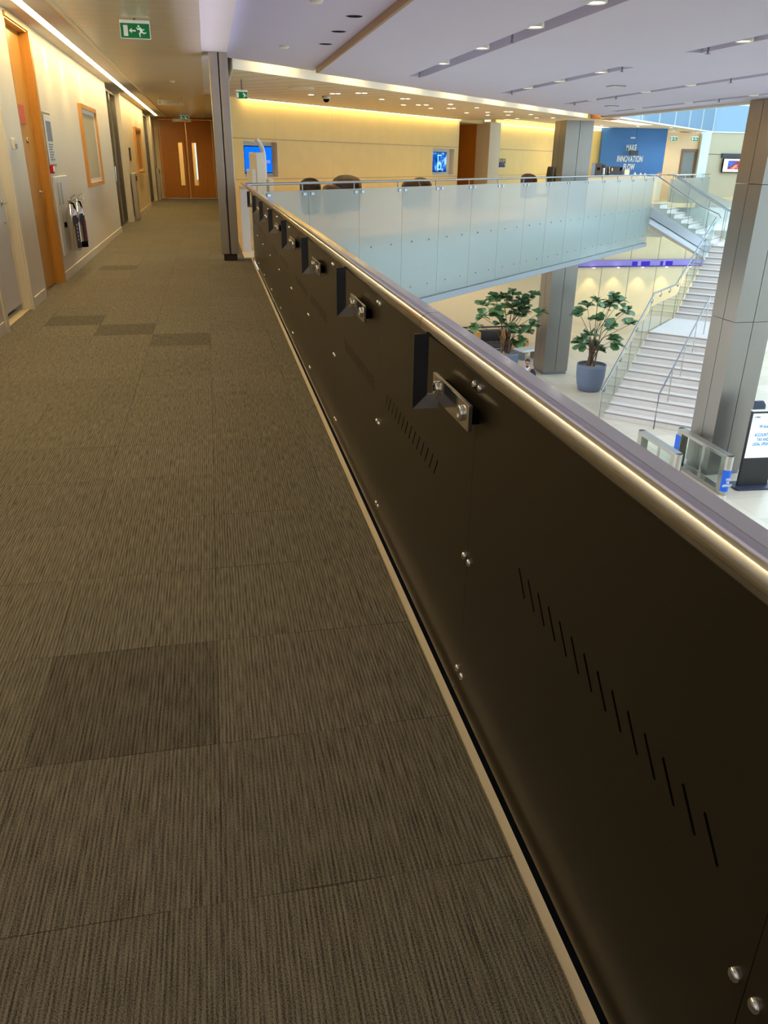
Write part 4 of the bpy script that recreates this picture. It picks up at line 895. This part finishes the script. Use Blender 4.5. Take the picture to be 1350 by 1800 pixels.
# ------------------------------------------------------------------ glazed upper facade and daylight openings
w = bmb(); w.box(17.4, 34.8, -.02, .03, 2.94, 9); struct(w.obj('window_1', M_blueglass))
w = bmb()
for k in range(8): w.box(18.2 + k * 2.35, 18.23 + k * 2.35, -.05, -.02, 2.94, 9)
w.box(17.4, 34.8, -.05, .05, 2.90, 2.95); struct(w.obj('window_1_mullions', M_slabw))
struct(MB().box(24.45, 34, 40.0, 40.05, 2.98, 9).obj('window_2', M_tint))
w = MB(); w.box(24.45, 34, 39.95, 40.1, 4.18, 4.24); w.box(24.45, 34, 39.95, 40.1, 2.94, 2.99); w.box(29.2, 29.3, 39.95, 40.1, 2.99, 9); struct(w.obj('window_2_frame', M_soffit))
w = MB()
for k in range(12): w.box(34.0, 34.12, -8 + k * 4.3, -7.85 + k * 4.3, LOW, 9)
for z in (-2.8, .0, 3.0, 6.0): w.box(34.0, 34.1, -8, 40.2, z, z + .12)
struct(w.obj('window_3_frame', M_soffit)); struct(MB().box(34.04, 34.06, -8, 40.2, LOW, 9).obj('window_3', M_glass))
w = MB()
for k in range(9): w.box(12.5, 34, -8 + k * 6.0, -4.6 + k * 6.0, 9, 9.4)  # unseen solid roof panels, added to cut the daylight from above
for k in range(4): w.box(12.5 + k * 7.0, 12.8 + k * 7.0, -8, 44, 9, 9.4)
struct(w.obj('ceiling_rooflight_shades', M_slabw))
struct(MB().box(-2.3, 34, -8.2, -8, LOW, 9).obj('wall_front', M_plaster))
struct(MB().box(.6, .63, -8, 13.0, LOW, -.3).obj('wall_lobby_left', M_peach))
# ================================================================== LOBBY BELOW
struct(MB().box(-3, 34, -8, 44, LOW - .2, LOW).obj('floor_lobby', M_lobby))
w = MB(); w.box(15.2, 34, 39.0, 39.2, LOW, -1.70); struct(w.obj('wall_lobby_back', M_lowpanel))
w = MB(); w.box(-3, 15.2, 33.5, 33.7, LOW, -1.9); w.box(15.0, 15.2, 33.7, 39.0, LOW, -1.9); struct(w.obj('wall_lobby_seating', M_peach))
struct(MB().box(-3, 15.2, 33.46, 33.5, -5.30, -5.24).obj('trim_15', M_joint))
struct(MB().box(15.2, 34, 38.96, 39, LOW, LOW + .12).obj('baseboard_lobby', M_cream))
t = thing('light_band', 'purple glowing band across the lobby back wall', 'light', (16.5, 38.8, -3.45)); t['kind'] = 'thing'
MB().box(0, 12, 0, .15, 0, .34).obj('fascia', mat('lavender_band', (140, 128, 200), .3, emit=(110, 90, 210), es=.12), t); MB().box(0, 12, -.02, .0, .0, .06).obj('glow_line', mat('deep_violet_edge', (48, 28, 120), .4, emit=(50, 26, 150), es=.2), t)
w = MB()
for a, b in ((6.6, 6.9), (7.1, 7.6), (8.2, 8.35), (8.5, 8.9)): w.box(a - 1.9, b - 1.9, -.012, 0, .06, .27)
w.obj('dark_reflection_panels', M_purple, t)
for i in range(6):
    x = 19.0 + i * 1.05 * 1.3
    t = thing('wall_washer', 'round downlight grazing the cream lobby wall under the purple band', 'downlight', (x, 38.62, -3.46), group='downlights under the purple band')
    MB().lathe([(.001, 0), (.06, 0), (.065, .01), (.001, .012)], seg=14).obj('lens', M_down, t)
    lamp('wall_washer_beam', 'SPOT', (x, 38.55, -3.52), 30, WARM, .05, (R(8), 0, 0), spot_size=R(75), spot_blend=.6)
for x, y in ((3, 28), (7, 29), (11, 31.5), (5, 24), (9, 26.5), (15.5, 36), (17, 33)):
    t = thing('soffit_downlight', 'round downlight under the bridge soffit', 'downlight', (x, y, -1.95), group='downlights under the bridge soffit'); MB().lathe([(.001, 0), (.06, 0), (.065, .01), (.001, .02)], seg=14).obj('lens', M_down, t)
    lamp('soffit_beam', 'SPOT', (x, y, -2.02), K_LOW, (1, .80, .50), .06, (0, 0, 0), spot_size=R(150), spot_blend=.8)
# ------------------------------------------------------------------ staircase
RS = .193
e2 = Vector((1, 1, 0)) / S2; n2 = Vector((1, -1, 0)) / S2
F0 = Vector((11.98, 22.40, 0))                       # first riser at the open left side
MS = Matrix(((e2.x, -n2.x, 0, F0.x), (e2.y, -n2.y, 0, F0.y), (0, 0, 1, 0), (0, 0, 0, 1)))   # x up the stair, y to the left, z up
T1, T2 = .392, .388; WS = 3.7
t = thing('staircase', 'wide pale stone staircase climbing from the lobby to the bridge', 'staircase', tuple(F0) [:2] + (LOW,), R(45))
def L(z): return z - LOW
prof = [(0, 0)]; noses = []
for k in range(1, 12):
    x = T1 * (k - 1); prof += [(x, RS * (k - 1)), (x, RS * k)]; noses.append((x, RS * k))
xl = (17.17 - 11.98) * S2; zl = RS * 11
for k in range(1, 13):
    x = xl + T2 * (k - 1); prof += [(x, zl + RS * (k - 1)), (x, zl + RS * k)]; noses.append((x, zl + RS * k))
xt = xl + T2 * 11; zt = zl + RS * 12; XT = xt + 2.75
prof += [(XT, zt), (XT, zt - .35), (xt, zt - .35), (xl, zl - .4), (10.6 * .38, zl - .4), (T1 * 1.2, 0)]
prof = [prof[0]] + prof[2:]
MB().prism(prof, 1, -WS, 0).obj('flights', M_step, t)
for x, z in noses:
    MB().box(x - .012, x + .004, -WS, 0.004, z - .055, z - .012).obj('riser_band', M_riserband, t)  # darker taupe band along the top of each riser
# upper flight, turning back to the bridge: runs along local y from the landing
zb = -.10 - LOW; RU = .185; Y0 = 0.20
w = MB(); SX0, SX1 = (51.3 - (F0.x + F0.y)) / S2, (54.4 - (F0.x + F0.y)) / S2
def cy(c): return (c - 10.42) / S2                       # local y of the line y = x + c
pr = [(cy(14.45), zb), (cy(13.9), zb)]; un = []
for k in range(1, 9):
    c = 13.9 - .46 * (k - 1); pr += [(cy(c), zb - RU * k)] if k > 0 else []
    c2 = 13.9 - .46 * k; pr += [(cy(c2), zb - RU * k)]; un.append((cy(c), zb - RU * (k - 1)))
pr += [(cy(10.1), zt - .35), (cy(11.0), zt - .30), (cy(14.45), zb - .45)]
MB().prism(pr, 0, SX0 + .12, SX1).obj('top_flight', M_step, t)
for y, z in un: MB().box(SX0 + .12, SX1, y - .014, y + .004, z - .05, z - .012).obj('riser_band', M_riserband, t)
# bright metal stringer and curved underside of the top flight
MB().prism([(cy(14.4), zb - .14), (cy(10.5), zb - 1.50), (cy(10.5), zb - 1.88), (cy(14.4), zb - .52)], 0, SX0, SX0 + .12).obj('stringer', M_soffit, t)
w = MB(); a0, a1 = cy(14.4), cy(10.9)
w.add([(SX0 + .10, a0, zb - .56), (SX0 + .10, a1, zb - 1.78), (SX0 + .02, a1, zb - 2.0), (SX0 + .02, a0, zb - .80), (SX0 + .25, a0, zb - 1.0), (SX0 + .25, a1, zb - 2.15), (SX1, a0, zb - 1.0), (SX1, a1, zb - 2.15), (SX1, a0, zb - .5), (SX1, a1, zb - 1.7)],
      [(0, 1, 2, 3), (3, 2, 5, 4), (4, 5, 7, 6), (6, 7, 9, 8), (8, 9, 1, 0), (0, 3, 4, 6, 8), (1, 9, 7, 5, 2)]); w.obj('curved_underside', M_soffit, t)
# glass side of the lower flights
def gz(x):                                              # tread line
    if x < T1 * 10: return max(0, RS * (x / T1 + 1))
    if x < xl: return zl
    return min(zt, zl + RS * ((x - xl) / T2 + 1))
xs = [-.35, .9, 2.1, 3.2, 4.05, 5.5, 7.25, 8.4, 9.5, 10.6, 11.7]
for i, (a, b) in enumerate(zip(xs[:-1], xs[1:])):
    g = thing('stair_glass_panel', 'clear glass side panel of the stone staircase, %s from its foot' % BO[i], 'glass panel', tuple(MS @ Vector((a, .05, LOW))), R(45), group='clear glass panels along the left side of the stair')
    za, zb_ = gz(a + .02) - .12 if a > 0 else .02, gz(b) - .12
    MB().prism([(.006, za), (b - a - .006, zb_), (b - a - .006, zb_ + .98), (.006, za + .98 if a > 0 else .92)], 1, -.006, .006).obj('pane', M_glass, g)
    w = MB(); w.box(-.004, .006, -.009, .009, za, za + .97); w.obj('edge', M_steeld, g)
t = thing('stair_handrail', 'steel handrail along the glass side of the stone staircase', 'handrail', tuple(MS @ Vector((0, .05, LOW))), R(45))
hr = [(-.42, 0, 0), (-.42, 0, .98), (4.10, 0, 3.42), (6.95, 0, 3.40), (11.85, 0, 5.52)]
MB().tube(hr[1:], .030, 10).obj('rail', M_steelm, t); MB().tube(hr[:2], .022, 8).obj('newel_post', M_steel, t)
for x, z in ((-.2, 1.08), (1.1, 1.80), (2.5, 2.55), (3.9, 3.31), (4.9, 3.41), (6.1, 3.41), (7.2, 3.50), (8.8, 4.2), (10.4, 4.89), (11.6, 5.41)):
    w = MB(); w.tube([(x, 0, z - .02), (x, -.05, z - .13), (x, 0, z - .17)], .012, 6); w.box(x - .05, x + .05, -.02, .02, z - .21, z - .15); w.obj('bracket', M_steeld, t)
YC = -(10.42 - 8.04) / S2
t = thing('centre_handrail', 'free-standing steel handrail in the middle of the lower stair flight', 'handrail', tuple(MS @ Vector((0, YC, LOW))), R(45))
cx0 = -.55 + .3; sl = RS / T1
MB().tube([(-.30, 0, 0), (-.30, 0, 1.10), (4.62, 0, 1.10 + 4.92 * .465)], .024, 10).obj('rail', M_steelm, t)
for k in (2, 5, 8): 
    x = T1 * k + .15; MB().tube([(x, 0, RS * (k + 1)), (x, 0, 1.10 + (x + .30) * .465)], .018, 8).obj('post', M_steel, t)
MB().tube([(4.6, 0, zl), (4.6, 0, 1.10 + 4.9 * .465)], .018, 8).obj('post', M_steel, t)
# rails of the top flight
def flight_rail(label, sx, ext, posts):
    g = thing('stair_top_rail', label, 'handrail', tuple(MS @ Vector((sx, 0, -.1))), R(45), group='steel rails of the top stair flight')
    ya = cy(14.0); pts = [(0, ya + ext, 1.12), (0, ya, 1.10), (0, cy(10.6), -.20), (0, cy(9.9), -.36), (0, cy(9.5), -.36)]
    MB().tube(pts, .022, 10).obj('rail', M_steelm, g)
    for c in posts:
        y = cy(c); zt_ = 1.10 - (cy(14.0) - y) * (1.30 / (cy(14.0) - cy(10.6))) if c < 14 else 1.11
        zf = -.185 * max(0, math.floor((13.9 - c) / .46) + 1) if c < 13.9 else 0
        MB().tube([(0, y, zf), (0, y, zt_)], .015, 8).obj('post', M_steelm, g)
flight_rail('middle steel rail of the top stair flight, starting from a slanted white post', (53.9 - (F0.x + F0.y)) / S2, .12, (14.0, 12.9, 11.6, 10.6))
flight_rail('rear steel rail of the top stair flight along its far glass side', (54.5 - (F0.x + F0.y)) / S2, .4, (13.2, 11.9, 10.6))
g = thing('top_flight_glass', 'clear glass side panel on the void side of the top stair flight', 'glass panel', tuple(MS @ Vector((SX0 + .06, 0, -.1))), R(45))
MB().prism([(cy(14.25), -.15), (cy(10.5), -1.52), (cy(10.5), -.45), (cy(14.25), .92)], 0, -.006, .006).obj('pane', M_glass, g)
w = MB()
for c in (13.2, 12.1, 11.0): 
    y = cy(c); z = -.15 - (cy(14.25) - y) * (1.37 / (cy(14.25) - cy(10.5))); w.box(-.012, .012, y - .006, y + .006, z, z + 1.07)
w.obj('panel_joints', M_steeld, g)
g = thing('far_glass_panel', 'tall clear glass panel at the far side of the top stair flight', 'glass panel', tuple(MS @ Vector((SX1 + .04, 0, -.1))), R(45))
MB().prism([(cy(14.3), -.3), (cy(9.0), -1.9), (cy(9.0), -.2), (cy(14.3), .95)], 0, -.006, .006).obj('pane', M_frost, g)
# far balustrade beyond the stair head
for k in range(2):
    a = 29.2 + k * 3.4
    g = thing('lobby_glass_panel', 'frosted glass balustrade panel beyond the stair, %s from the stair head' % BO[k], 'glass panel', tuple(B45 @ Vector((a, 0, 0))), R(45), group='frosted glass panels beyond the stair head')
    MB().box(.01, 3.39, -.008, .008, -1.60, .86).obj('pane', M_frost, g); MB().box(1.6, 2.0, -.02, .02, .72, .80, .006).obj('clamp', M_steel, g)
    for x in (.6, 1.7, 2.9): MB(Matrix.Rotation(R(90), 4, 'X')).lathe([(.03, -.02), (.03, .03), (.001, .03)], seg=10, cx=x, cy=-.30).obj('fixing', M_steeld, g)
g = thing('lobby_handrail', 'steel handrail on the frosted glass beyond the stair head', 'handrail', tuple(B45 @ Vector((29.2, .02, 0))), R(45))
MB().tube([(0, .6, 1.0), (0, 0, 1.0), (6.8, 0, 1.0)], .022, 10).obj('rail', M_steel, g)
for x in (.1, 1.8, 3.4, 5.2, 6.7): MB().tube([(x, 0, .78), (x, 0, .99)], .014, 8).obj('post', M_steel, g)
# ------------------------------------------------------------------ turnstiles
def gate(label, x, y0, y1, wrapped):
    t = thing('turnstile', label, 'turnstile', (x, (y0 + y1) / 2, LOW), group='steel turnstile cabinets in the lobby'); h = (y1 - y0) / 2; r = .105; H_ = 1.02
    def cap(yc, s0): return [(r * math.cos(a), yc + r * math.sin(a)) for a in [R(s0 + 180 * k / 10) for k in range(11)]]
    MB().prism(cap(h - r, 0) + cap(-h + r, 180), 2, H_ - .09, H_ - .02).obj('top_rail', M_steel, t)
    MB().prism([(p[0] * .96, p[1]) for p in cap(h - r, 0) + cap(-h + r, 180)], 2, H_ - .02, H_, True).obj('lid', M_clad, t)
    for s_ in (-1, 1):
        q = cap(s_ * (h - r), 0 if s_ > 0 else 180) + [(-r * s_, s_ * (h - .27)), (r * s_, s_ * (h - .27))]
        MB().prism(q, 2, .0, H_ - .09).obj('end_post', M_steel, t)
        w = MB(); w.prism([(p[0] * 1.0 * .92, p[1] + s_ * .003) for p in cap(s_ * (h - r), 0 if s_ > 0 else 180)], 2, H_, H_ + .004); w.obj('reader_pad', M_darkgrey, t)
    MB().box(-r, r, -h + .26, h - .26, 0, .10).obj('bottom_rail', M_steel, t)
    MB().box(-.02, .02, -.03, .03, .10, H_ - .09).obj('middle_post', M_steel, t)
    for a, b in ((-h + .27, -.03), (.03, h - .27)): MB().box(-.006, .006, a, b, .10, H_ - .09).obj('pane', M_glass, t)
    MB().box(.02 if x < 11 else -.55, .55 if x < 11 else -.02, -.012, .004, .25, .88).obj('gate_flap', M_glass, t)
    if wrapped:
        w = MB(); q = [(1.02 * r * math.cos(a), -h + r + 1.02 * r * math.sin(a)) for a in [R(180 + 180 * k / 14) for k in range(15)]]
        q2 = [(1.005 * r * math.cos(a), -h + r + 1.005 * r * math.sin(a)) for a in [R(360 - 180 * k / 14) for k in range(15)]]
        w.prism(q + q2, 2, .10, .66); wr = w.obj('blue_wrap', M_sbluewrap, t)
        for s_, z, sz in (('MAKE', .43, .085), ('THE', .35, .085), ('DIFFERENCE', .27, .085)): text(s_, sz, M_letter, wr, (0, -h - .006, z), (R(90), 0, 0), sx=.55, bold=.002, ext=.003)
        MB().box(-r - .004, -r, h - .25, h - .02, .10, .85).obj('blue_side', M_sbluewrap, t)
gate('steel and glass turnstile cabinet nearer the foot of the stair', 10.83, 16.15, 18.15, False)
gate('steel and glass turnstile cabinet with blue wrap at its end, beside the big column', 12.0, 15.80, 17.05 + 1.1, True)
# ------------------------------------------------------------------ information totem
t = thing('display_totem', 'black free-standing display totem welcoming visitors beside the turnstile', 'display', (12.98, 16.25, LOW), R(-4))
MB().box(-.34, .46, -.05, .05, .04, 2.02, .008).obj('body', M_darkgrey, t)
MB().box(-.345, .465, -.055, .055, 2.005, 2.025).obj('white_cap', M_letter, t)
MB().prism([(-.45, -.28), (.56, -.28), (.60, -.2), (.60, .2), (.56, .28), (-.45, .28), (-.49, .2), (-.49, -.2)], 2, 0, .045).obj('foot', M_label, t)
dsp = MB().box(-.325, .445, -.056, -.05, .80, 1.955).obj('display', M_pale, t)
M_bl = emis('blue_print', lin((24, 92, 170)), .8)
text('KPMG', .058, M_navy, dsp, (-.20, -.058, 1.86), (R(90), 0, 0), bold=.002, ext=.001, shear=.25)
text('Welcome', .115, M_bl, dsp, (.06, -.058, 1.62), (R(90), 0, 0), sx=.72, bold=.003, ext=.001)
for s_, z in (('ACCOUNTING', 1.40), ('TAX AND', 1.28), ('LEGAL UPDATE', 1.16)): text(s_, .115, M_bl, dsp, (.06, -.058, z), (R(90), 0, 0), sx=.62, bold=.003, ext=.001)
t = thing('lobby_stool', 'dark rounded chair back showing above the display totem', 'chair', (16.0, 20.2, LOW))
MB().lathe([(.001, .40), (.24, .40), (.27, .44), (.24, .48), (.001, .48)], seg=18).obj('seat', M_label, t)
MB().prism([(-.26, .45), (.26, .45), (.24, .80), (.14, .93), (-.14, .93), (-.24, .80)], 1, .16, .24).obj('backrest', M_label, t); w = MB()
for sx in (-1, 1):
    for sy in (-1, 1): MB().tube([(sx * .18, sy * .18, 0), (sx * .15, sy * .15, .42)], .016, 8).obj('leg', M_steeld, t)
# ------------------------------------------------------------------ potted figs
def fig(label, x, y, crowns, seed, stems):
    rnd = random.Random(seed)
    t = thing('potted_fig', label, 'plant', (x, y, LOW), group='potted figs in the lobby')
    pot = MB().lathe([(.001, 0), (.34, 0), (.40, .03), (.46, .25), (.505, .55), (.515, .86), (.515, .95), (.48, .95), (.47, .86), (.001, .86)], seg=32).obj('planter', M_pot, t)
    MB().lathe([(.001, .88), (.47, .865), (.47, .86), (.001, .86)], seg=24).obj('gravel', M_soil, pot)
    bz = .86; w = MB()
    fl = MB()
    roots = [(rnd.uniform(-.16, .16), rnd.uniform(-.12, .12)) for _ in range(stems)]
    def leaf(p, d, ln, droop):
        d = d.normalized(); side = d.cross(Vector((0, 0, 1)))
        if side.length < .1: side = Vector((1, 0, 0))
        side.normalize(); nr = side.cross(d).normalized(); side = (side + nr * rnd.uniform(-.5, .5)).normalized(); nr = side.cross(d).normalized()
        rows = []; ws = (.03, .26, .44, .54, .44, .0); ts = (0, .22, .48, .72, .92, 1.0)
        for tt, ww in zip(ts, ws):
            c = p + d * ln * tt - Vector((0, 0, 1)) * droop * ln * tt * tt
            rows.append([c - side * ln * ww * .8 + nr * ln * ww * .22, c, c + side * ln * ww * .8 + nr * ln * ww * .22])
        vs = [v[:] for r_ in rows for v in r_]; fs = []
        for i in range(len(rows) - 1):
            for j in range(2): fs.append((i * 3 + j, i * 3 + j + 1, i * 3 + j + 4, i * 3 + j + 3))
        fl.add(vs, fs, True)
    for i, (dx, dz) in enumerate(crowns):
        dy = rnd.uniform(-.55, .55); tip = Vector((dx, dy, .95 + dz)); r0 = Vector((*roots[i % stems], bz))
        mid = r0.lerp(tip, .5) + Vector((-dx * .22, -dy * .2, .10 + .12 * abs(dx)))
        w.tube([r0, r0.lerp(mid, .5) + Vector((0, 0, .05)), mid, tip], .02, 6, radii=[.024, .018, .012, .007])
        up = (tip - mid).normalized()
        for k in range(rnd.randint(9, 12)):
            a = k * 2.4 + rnd.random(); el = rnd.uniform(-.35, .95)
            d = Vector((math.cos(a) * math.cos(el), math.sin(a) * math.cos(el), math.sin(el))) + up * .35
            leaf(tip - up * rnd.uniform(0, .12), d, rnd.uniform(.27, .40), rnd.uniform(.1, .5))
    w.obj('branches', M_bark, t); f = fl.obj('foliage', M_leaf, t)
    return t
PR = [(-0.84, 1.87), (-0.31, 2.3), (0.42, 2.36), (0.68, 2.05), (1.15, 1.82), (-0.12, 1.66), (0.35, 1.41), (1.05, 1.49), (-0.48, 1.18), (0.47, 0.97), (-0.49, 0.72), (0.17, 0.62), (0.72, 0.74), (0.38, 0.41), (-0.24, 0.83), (0.71, 2.2), (-.25, 2.0), (.5, 1.95)]
PL = [(-1.3, 1.02), (-1.0, 1.84), (-1.05, 1.35), (-0.54, 2.07), (-0.35, 1.87), (-0.05, 2.23), (0.21, 1.85), (0.37, 1.99), (0.73, 2.15), (0.58, 1.85), (1.06, 1.53), (-0.11, 1.66), (0.19, 1.48), (-0.29, 1.12), (0.01, 0.99), (0.3, 0.75), (0.75, 0.73), (0.55, 0.44), (0.22, 0.39), (-0.59, 1.67), (0.95, 1.05), (0.85, 1.38), (-0.42, 1.46), (0.47, 1.39), (.1, 1.7), (-.2, 2.0), (.6, 1.6)]
fig('potted fig on the lobby floor beside the stair foot', 12.95, 25.6, PR, 3, 4)
fig('fuller potted fig beside the seating, left of the big column', 10.53, 27.95, PL, 5, 6)
# ------------------------------------------------------------------ seating
t = thing('sofa', 'long tan-framed sofa with charcoal cushions behind the fuller fig', 'sofa', (10.7, 31.7, LOW))
MB().box(-2.2, 1.2, -.35, .45, .0, .30, .02).obj('base', M_tan, t)
for a, b in ((-2.1, -.18), (.02, 1.05)):
    MB().box(a, b, -.33, .22, .30, .46, .03).obj('seat_cushion', M_sofa, t); MB().box(a, b, .18, .40, .46, .96, .04).obj('back_cushion', M_sofa, t)
for x in (-.17, 1.06): MB().box(x, x + .17, -.33, .45, .30, .98, .02).obj('divider', M_tan, t)
MB().box(1.23, 2.15, -.35, .40, 0, .52, .02).obj('end_block', M_tan, t)
t = thing('side_table', 'low grey slab table at the end of the tan sofa', 'table', (12.55, 30.6, LOW), R(20)); MB().box(-.55, .55, -.32, .32, .36, .44, .008).obj('top', M_soffit, t)
for x in (-.4, .34): MB().box(x, x + .06, -.25, .25, 0, .36).obj('leg', M_steeld, t)
# ------------------------------------------------------------------ visitor in the lobby
def skinned(name, pts, edges, radii, m, parent, sub=2):
    me = bpy.data.meshes.new(name); me.from_pydata(pts, edges, []); o = bpy.data.objects.new(name, me); COL.objects.link(o)
    sk = o.modifiers.new('s', 'SKIN'); o.modifiers.new('d', 'SUBSURF').levels = sub; o.modifiers['d'].render_levels = sub
    for i, r_ in enumerate(radii):
        v = me.skin_vertices[0].data[i]; v.radius = r_ if isinstance(r_, tuple) else (r_, r_); v.use_root = (i == 0)
    dg = bpy.context.evaluated_depsgraph_get(); res = bpy.data.meshes.new_from_object(o.evaluated_get(dg)); bpy.data.objects.remove(o)
    res.materials.clear(); res.materials.append(m); res.polygons.foreach_set('use_smooth', [True] * len(res.polygons))
    q = bpy.data.objects.new(name, res); COL.objects.link(q); q.parent = parent; return q
def person(x, y, rz):
    t = thing('person', 'bearded person in glasses and navy suit standing on the lobby floor', 'person', (x, y, LOW), rz)
    # body faces local -y
    P = [(0, 0, .95), (0, .0, 1.12), (0, .0, 1.32), (0, .01, 1.44), (0, .01, 1.53), (0, 0, 1.58)]
    E = [(0, 1), (1, 2), (2, 3), (3, 4), (4, 5)]; Rr = [(.16, .11), (.15, .105), (.175, .115), (.12, .08), (.055, .055), (.052, .054)]
    for s in (-1, 1):
        b = len(P); P += [(s * .17, .01, 1.42), (s * .215, .01, 1.36), (s * .245, .02, 1.10), (s * .25, -.03, .86)]; Rr += [.065, .062, .047, .034]; E += [(3, b), (b, b + 1), (b + 1, b + 2), (b + 2, b + 3)]
        b = len(P); P += [(s * .095, 0, .88), (s * .105, 0, .50), (s * .11, .02, .09)]; Rr += [.095, .062, .045]; E += [(0, b), (b, b + 1), (b + 1, b + 2)]
        c = len(P); P += [(s * .12, -.14, .035)]; Rr += [(.045, .03)]; E += [(b + 2, c)]
    body = skinned('body', P, E, Rr, M_skin, t)
    # head with features, tipped up towards the gallery
    hd = MB(); hd.ball((0, 0, 1.665), (.078, .098, .118), 20, 14); hd.ball((0, -.06, 1.60), (.056, .05, .048), 14, 8); hd.ball((0, -.099, 1.655), (.014, .022, .026), 10, 6)
    for s in (-1, 1): hd.ball((s * .079, .01, 1.66), (.012, .022, .032), 8, 6); hd.ball((s * .031, -.088, 1.682), (.012, .012, .008), 8, 6)
    hd.tube([(0, .01, 1.50), (0, 0, 1.62)], .055, 12)
    hd.obj('head', M_skin, t)
    w = MB(); w.ball((0, .014, 1.712), (.083, .094, .088), 18, 10); w.obj('hair', M_hair, t)
    w = MB(); w.ball((0, -.066, 1.583), (.052, .050, .036), 14, 8); w.box(-.03, .03, -.112, -.10, 1.622, 1.632, .003); w.obj('beard', M_hair, t)
    w = MB()
    for s in (-1, 1): w.tube([(s * .032 + .024 * math.cos(k * .5236), -.106, 1.682 + .018 * math.sin(k * .5236)) for k in range(13)], .003, 5); w.tube([(s * .056, -.104, 1.684), (s * .080, .0, 1.684)], .003, 5)
    w.tube([(-.009, -.108, 1.684), (.009, -.108, 1.684)], .003, 5); w.obj('glasses', M_black, t)
    J = [(0, 0, .90), (0, .0, 1.12), (0, .0, 1.32), (0, .01, 1.43)]; JE = [(0, 1), (1, 2), (2, 3)]; JR = [(.185, .135), (.172, .125), (.195, .135), (.15, .095)]
    for s in (-1, 1): b = len(J); J += [(s * .18, .01, 1.425), (s * .228, .01, 1.36), (s * .256, .02, 1.10), (s * .262, -.03, .90)]; JR += [.078, .076, .062, .05]; JE += [(3, b), (b, b + 1), (b + 1, b + 2), (b + 2, b + 3)]
    skinned('jacket', J, JE, JR, M_suit, t)
    K = [(0, 0, .95)]; KE = []; KR = [(.17, .12)]
    for s in (-1, 1): b = len(K); K += [(s * .098, 0, .86), (s * .108, 0, .50), (s * .115, .02, .10)]; KR += [.105, .078, .062]; KE += [(0, b), (b, b + 1), (b + 1, b + 2)]
    skinned('trousers', K, KE, KR, M_suit, t)
    w = MB(); w.prism([(-.055, 1.50), (.055, 1.50), (.03, 1.36), (0, 1.24), (-.03, 1.36)], 1, -.15, -.10); w.tube([(-.05, .05, 1.53), (-.062, 0, 1.53), (-.04, -.05, 1.505), (0, -.07, 1.49), (.04, -.05, 1.505), (.062, 0, 1.53), (.05, .05, 1.53)], .017, 8); w.obj('shirt', M_shirt, t)
    for s in (-1, 1):
        h0 = Vector((s * .252, -.035, .84)); w = []
        pts = [h0[:], (h0 + Vector((0, -.01, -.06)))[:], (h0 + Vector((0, -.015, -.095)))[:]]; ed = [(0, 1), (1, 2)]; rd = [(.020, .030), (.018, .040), (.014, .038)]
        for k, ln in enumerate((.060, .072, .068, .052)):
            o_ = Vector((0, -.045 + k * .022, -.10)); b = len(pts); pts += [(h0 + o_)[:], (h0 + o_ + Vector((-s * .008, -.004, -ln * .5)))[:], (h0 + o_ + Vector((-s * .02, -.004, -ln)))[:]]; rd += [.0095, .0085, .007]; ed += [(2, b), (b, b + 1), (b + 1, b + 2)]
        b = len(pts); pts += [(h0 + Vector((0, -.045, -.04)))[:], (h0 + Vector((-s * .01, -.062, -.075)))[:]]; rd += [.011, .008]; ed += [(1, b), (b, b + 1)]
        skinned('hand', pts, ed, rd, M_skin, t, 1)
        MB().box(s * .115 - .05, s * .115 + .05, -.19, .09, 0, .075, .03).obj('shoe', M_black, t)
person(9.52, 23.2, R(-24))
# ------------------------------------------------------------------ daylight from the rooflight side
